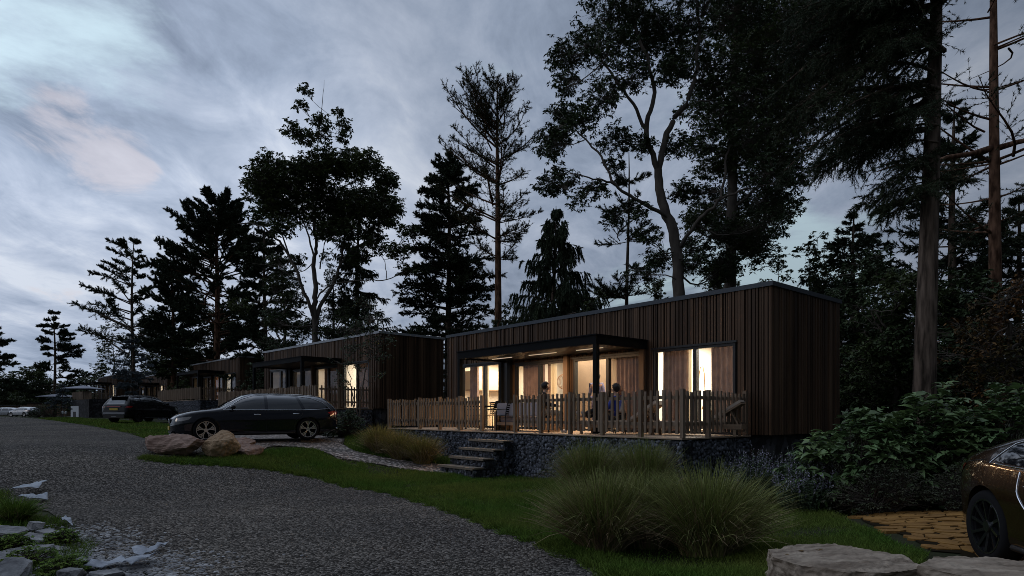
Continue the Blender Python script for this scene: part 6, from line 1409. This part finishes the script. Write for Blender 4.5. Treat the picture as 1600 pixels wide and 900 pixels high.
# loose stones at the foot of the bank: uncountable
g_ = Geo(); r_ = np.random.default_rng(33); N_ = 9000
ico = np.array([(-.5, 0, .85), (.5, 0, .85), (-.5, 0, -.85), (.5, 0, -.85), (0, .85, .5), (0, .85, -.5), (0, -.85, .5), (0, -.85, -.5), (.85, .5, 0), (-.85, .5, 0), (.85, -.5, 0), (-.85, -.5, 0)])
icf = np.array([(0, 4, 1), (0, 9, 4), (9, 5, 4), (4, 5, 8), (4, 8, 1), (8, 10, 1), (8, 3, 10), (5, 3, 8), (5, 2, 3), (2, 7, 3), (7, 10, 3), (7, 6, 10), (7, 11, 6), (11, 0, 6), (0, 1, 6), (6, 1, 10), (9, 0, 11), (9, 11, 2), (9, 2, 5), (7, 2, 11)])
def stones(c2, sz, nm, label, m, sd=1):
    r_ = np.random.default_rng(sd); n = len(c2); b = ico[None]*r_.uniform(.7, 1.25, (n, 12, 1))*sz[:, None, None]*np.array([1, .75, .45]); a = r_.uniform(0, 6.28, n); c_, s_ = np.cos(a)[:, None], np.sin(a)[:, None]
    x, y = b[..., 0]*c_-b[..., 1]*s_, b[..., 0]*s_+b[..., 1]*c_; V = np.stack([x+c2[:, :1], y+c2[:, 1:], b[..., 2]+(hgt(c2[:, 0], c2[:, 1])+.012)[:, None]], -1).reshape(-1, 3)
    o = link(nm, np_mesh(nm, V, [(icf[None]+(np.arange(n)*12)[:, None, None]).reshape(-1, 3)], [m])); tag(o, label, 'stones', kind='stuff')
edge = np.array(hs([(110, 830), (150, 868), (200, 885), (262, 905)])); t_ = r_.uniform(0, 3, 2600); i_ = t_.astype(int); c2 = edge[i_]+(edge[i_+1]-edge[i_])*(t_-i_)[:, None]+r_.normal(0, .38, (2600, 2))
stones(c2, r_.uniform(.012, .045, 2600), 'loose_stones', 'loose slate chips at the foot of the rubble bank', 'slate', 1)
lo2 = np.array([-7.5, 5.4]); hi2 = np.array([3.0, 15.0]); xy = lo2+r_.uniform(0, 1, (60000, 2))*(hi2-lo2); dist = np.hypot(xy[:, 0], xy[:, 1]); k_ = points_in(xy, np.array(road_poly)) & (r_.uniform(0, 1, 60000) < np.clip((7.0/dist)**2, 0, 1)); xy = xy[k_]
stones(xy, r_.uniform(.006, .018, len(xy)), 'road_stones', 'grey chippings lying on the lane surface', 'road', 2); print('roadstones', len(xy))
# margin of finer pale chippings along the lane edge
e = np.array(hs([(960, 893), (905, 868), (860, 852), (760, 818), (700, 795)])); t_ = r_.uniform(0, 4, 7000); i_ = t_.astype(int); c2 = e[i_]+(e[i_+1]-e[i_])*(t_-i_)[:, None]+np.column_stack([-np.abs(r_.normal(0, .28, 7000)), r_.normal(0, .1, 7000)])
stones(c2, r_.uniform(.006, .016, 7000), 'edge_chippings', 'finer pale chippings along the lane edge', 'gravel', 3)
# driveway and path stones
def scatter_poly(poly, n, lo_, hi_, nm, lb, sd):
    P = np.array(poly); a, b = P.min(0), P.max(0); r = np.random.default_rng(sd); xy = a+r.uniform(0, 1, (n, 2))*(b-a); xy = xy[points_in(xy, P)]; stones(xy, r.uniform(lo_, hi_, len(xy)), nm, lb, 'gravel', sd)
scatter_poly(path_poly, 16000, .015, .04, 'path_stones', 'loose stones on the path to the stairs', 4); scatter_poly(drive_poly, 14000, .015, .04, 'driveway_stones', 'loose stones around the estate car', 5)
# plastic sheets
def plastic(label, pts, loc, seed, z=.06):
    """crumpled sheet from an outline in world xy"""
    P = [Vector((p[0]-loc[0], p[1]-loc[1])) for p in pts]; b = []
    for i, p in enumerate(P):
        q = P[(i+1) % len(P)]; k = max(2, int((q-p).length/.05)); b += [p.lerp(q, j/k) for j in range(k)]
    xs = [p.x for p in b]; ys = [p.y for p in b]; inn = []; r_ = random.Random(seed); x = min(xs)
    while x < max(xs):
        y = min(ys)
        while y < max(ys):
            if point_in(x, y, b): inn.append(Vector((x+r_.uniform(-.01, .01), y+r_.uniform(-.01, .01))))
            y += .045
        x += .045
    vo, eo, fo, *_ = delaunay_2d_cdt(b+inn, [(i, (i+1) % len(b)) for i in range(len(b))], [list(range(len(b)))], 1, 1e-5); V = []
    for v in vo:
        w = v+Vector(loc[:2]); hgt_ = .5+.5*math.sin(v.x*9+seed+2*mn.noise(Vector((v.x*3, v.y*3, seed)))); V.append((v.x, v.y, H(w.x, w.y)+z*(.5+hgt_)+.05*mn.noise(Vector((v.x*9, v.y*9, seed)))+.06))
    me = bpy.data.meshes.new('plastic_sheet'); me.from_pydata(V, [], [tuple(f) for f in fo]); me.materials.append(M['plastic']); [setattr(p, 'use_smooth', True) for p in me.polygons]
    o = link('plastic_sheet', me, None, (loc[0], loc[1], 0)); sm = o.modifiers.new('t', 'SOLIDIFY'); sm.thickness = .003
    tag(o, label, 'plastic sheet', 'scraps of plastic sheet')
def ph(L_): return [tuple(hit(*p)) for p in L_]
plastic('torn white plastic sheet at the top of the rubble bank', ph([(14, 776), (30, 773), (45, 771), (48, 764), (62, 767), (76, 764), (66, 772), (60, 777), (48, 779), (30, 777)]), tuple(hit(48, 774)), 1, .10)
plastic('lower torn white plastic strip at the top of the rubble bank', ph([(27, 785), (45, 782), (60, 784), (74, 780), (75, 786), (60, 788), (40, 787)]), tuple(hit(50, 785)), 2, .05)
plastic('curled pale plastic at the right tip of the bank', ph([(96, 823), (103, 819), (110, 821), (115, 829), (108, 826), (100, 825)]), tuple(hit(104, 823)), 3, .05)
plastic('long white plastic scrap pointing right over the chippings', ph([(205, 870), (224, 866), (232, 868), (246, 860), (264, 858), (255, 863), (236, 871), (222, 877), (210, 877)]), tuple(hit(232, 868)), 4, .05)
plastic('crumpled white plastic strip along the bottom left edge', ph([(130, 898), (160, 888), (190, 882), (196, 885), (230, 880), (245, 877), (232, 890), (205, 898), (180, 890), (160, 897)]), tuple(hit(190, 888)), 5, .05)
# weeds among the rubble
for i, (px, py, w_, lb) in enumerate(((45, 880, .35, 'bright green weeds in the middle of the rubble bank'), (20, 858, .25, 'small weeds at the left edge of the rubble bank'), (95, 850, .25, 'weeds below the curled plastic'), (100, 895, .3, 'weeds along the lower edge of the rubble bank'))):
    x, y = hit(px, py); leafy_shrub('weed', lb, x, y, w_, w_*.8, .22, 110, 100+i, leaf='grass', ls=.05, lw=.03, per=7, z0=.06, cat='weed')
og('tuft of green grass at the left edge above the slates', *hit(22, 818), .42, .42, 1400, 60, tan=.08, mt='grass')
# ---------------- far things at the end of the lane
def parasol(label, px, pyt, Yd, half, post):
    p = PX(px, pyt, Yd); g0 = H(p.x, p.y); base_z = post; t = thing('parasol', label, 'parasol', (p.x, p.y, base_z), 0, 'grey parasols on the far terraces'); h = p.z-base_z
    m = MB(); r_ = half*Yd/F; m.add([(0, 0, h), (-r_, -r_, h-.42), (r_, -r_, h-.42), (r_, r_, h-.42), (-r_, r_, h-.42), (0, 0, h-.03), (-r_, -r_, h-.50), (r_, -r_, h-.50), (r_, r_, h-.50), (-r_, r_, h-.50)],
      [(0, 1, 2), (0, 2, 3), (0, 3, 4), (0, 4, 1), (5, 7, 6), (5, 8, 7), (5, 9, 8), (5, 6, 9), (1, 6, 7, 2), (2, 7, 8, 3), (3, 8, 9, 4), (4, 9, 6, 1)]); m.build('canopy', 'canvas', t)
    m = MB(); m.tube([(0, 0, 0), (0, 0, h-.05)], .03, 8); m.build('pole', 'frame', t)
f5 = frames[3][0].z
parasol('pale grey parasol on the far terrace left of the far cabin', 130, 602, 78, 21, f5)
parasol('lower grey parasol behind the thin frosty tree', 92, 615, 84, 21, f5-.9)
# terrace block under the parasols
t = thing('far_terrace', 'raised far terrace with picket fence under the grey parasols', 'terrace', tuple(PX(128, 646, 80)), R(-45))
gz = H(*PX(128, 646, 80)[:2]); z0_ = gz-EYE-.3
def block(par, nm, x0, x1, y0, y1, za, zb, m): b = MB(); b.box(x0, x1, y0, y1, za, zb); return b.build(nm, m, par)
block(t, 'stone_base', -6, 4, 0, 6, z0_, f5-EYE-.02, 'darkstone')
m = MB(); rr = random.Random(2); x = -6
while x < 4: m.box(x, x+.13, -.02, .04, f5-EYE+.08, f5-EYE+1.05-rr.uniform(0, .08)); x += .22
m.box(-6, 4, .041, .08, f5-EYE+.8, f5-EYE+.9); m.build('pale_row', 'pale', t)
p = PX(117, 646, 74); t = thing('white_board', 'white notice board standing before the rubble wall', 'board', (p.x, p.y, H(p.x, p.y)), R(-25))
block(t, 'panel', -.75, .75, -.03, .03, .12, 1.42, 'panelwhite'); block(t, 'opening', -.30, .25, -.045, -.031, .12, .75, 'frame')
for s_ in (-.65, .65): block(t, 'post', s_-.04, s_+.04, .031, .10, 0, 1.45, 'frame')
p = PX(58, 646, 112); t = thing('low_garage', 'long low dark timber garage behind the silver car', 'garage', (p.x, p.y, H(p.x, p.y)-.1), R(-8), None)
block(t, 'wall', -3.2, 6.0, 0, 5, 0, 2.45, 'clad'); block(t, 'roof', -3.5, 6.3, -.3, 5.3, 2.452, 2.62, 'darkmetal'); block(t, 'corner_post', -3.3, -3.1, -.08, -.001, 0, 2.45, 'pale')
p = PX(10, 646, 125); t = thing('lit_shed', 'far open timber shed with one lit window at the lane end', 'shed', (p.x, p.y, H(p.x, p.y)-.1), R(4), None)
block(t, 'wall', -6, 4.6, 0, 4, 0, 2.1, 'oak'); block(t, 'roof', -6.4, 5.0, -.6, 4.3, 2.102, 2.35, 'roofing')
w_ = block(t, 'window', .2, 1.0, -.03, -.002, .95, 1.65, 'lampon')
for i, (px, Yd, lb) in enumerate(((98, 76, 'small pale garden lantern left of the white board'), (103, 78, 'second pale garden lantern beside the white board'))):
    p = PX(px, 646, Yd); t = thing('garden_lantern', lb, 'lantern', (p.x, p.y, H(p.x, p.y)), 0, 'small garden lanterns'); block(t, 'post', -.04, .04, -.04, .04, 0, .5, 'frame'); m = MB(); m.lathe([(0, .5), (.12, .52), (.14, .68), (.1, .82), (0, .86)], 10); m.build('globe', 'panelwhite', t)
# low far treeline that closes the horizon
r_ = np.random.default_rng(8); fol = Geo(); N_ = 26000; a = r_.uniform(-1.25, 1.0, N_); Yd = r_.uniform(150, 220, N_); X_ = a*Yd; hh = 5.5+3.5*np.sin(a*23)*np.cos(a*9)+2*np.sin(a*61); z = hgt(X_, Yd)+np.abs(r_.uniform(0, 1, N_)**.7)*hh
c = np.column_stack([X_, Yd, z]); d = norm(r_.normal(size=(N_, 3))); V, F_ = leaves(c, d, perp(d, r_), 1.3, .9, r_); fol.add(V, F_); o = link('far_woods', fol.mesh('far_woods', 'leafdark')); tag(o, 'far dark woods closing the view behind everything', 'woods', kind='stuff')
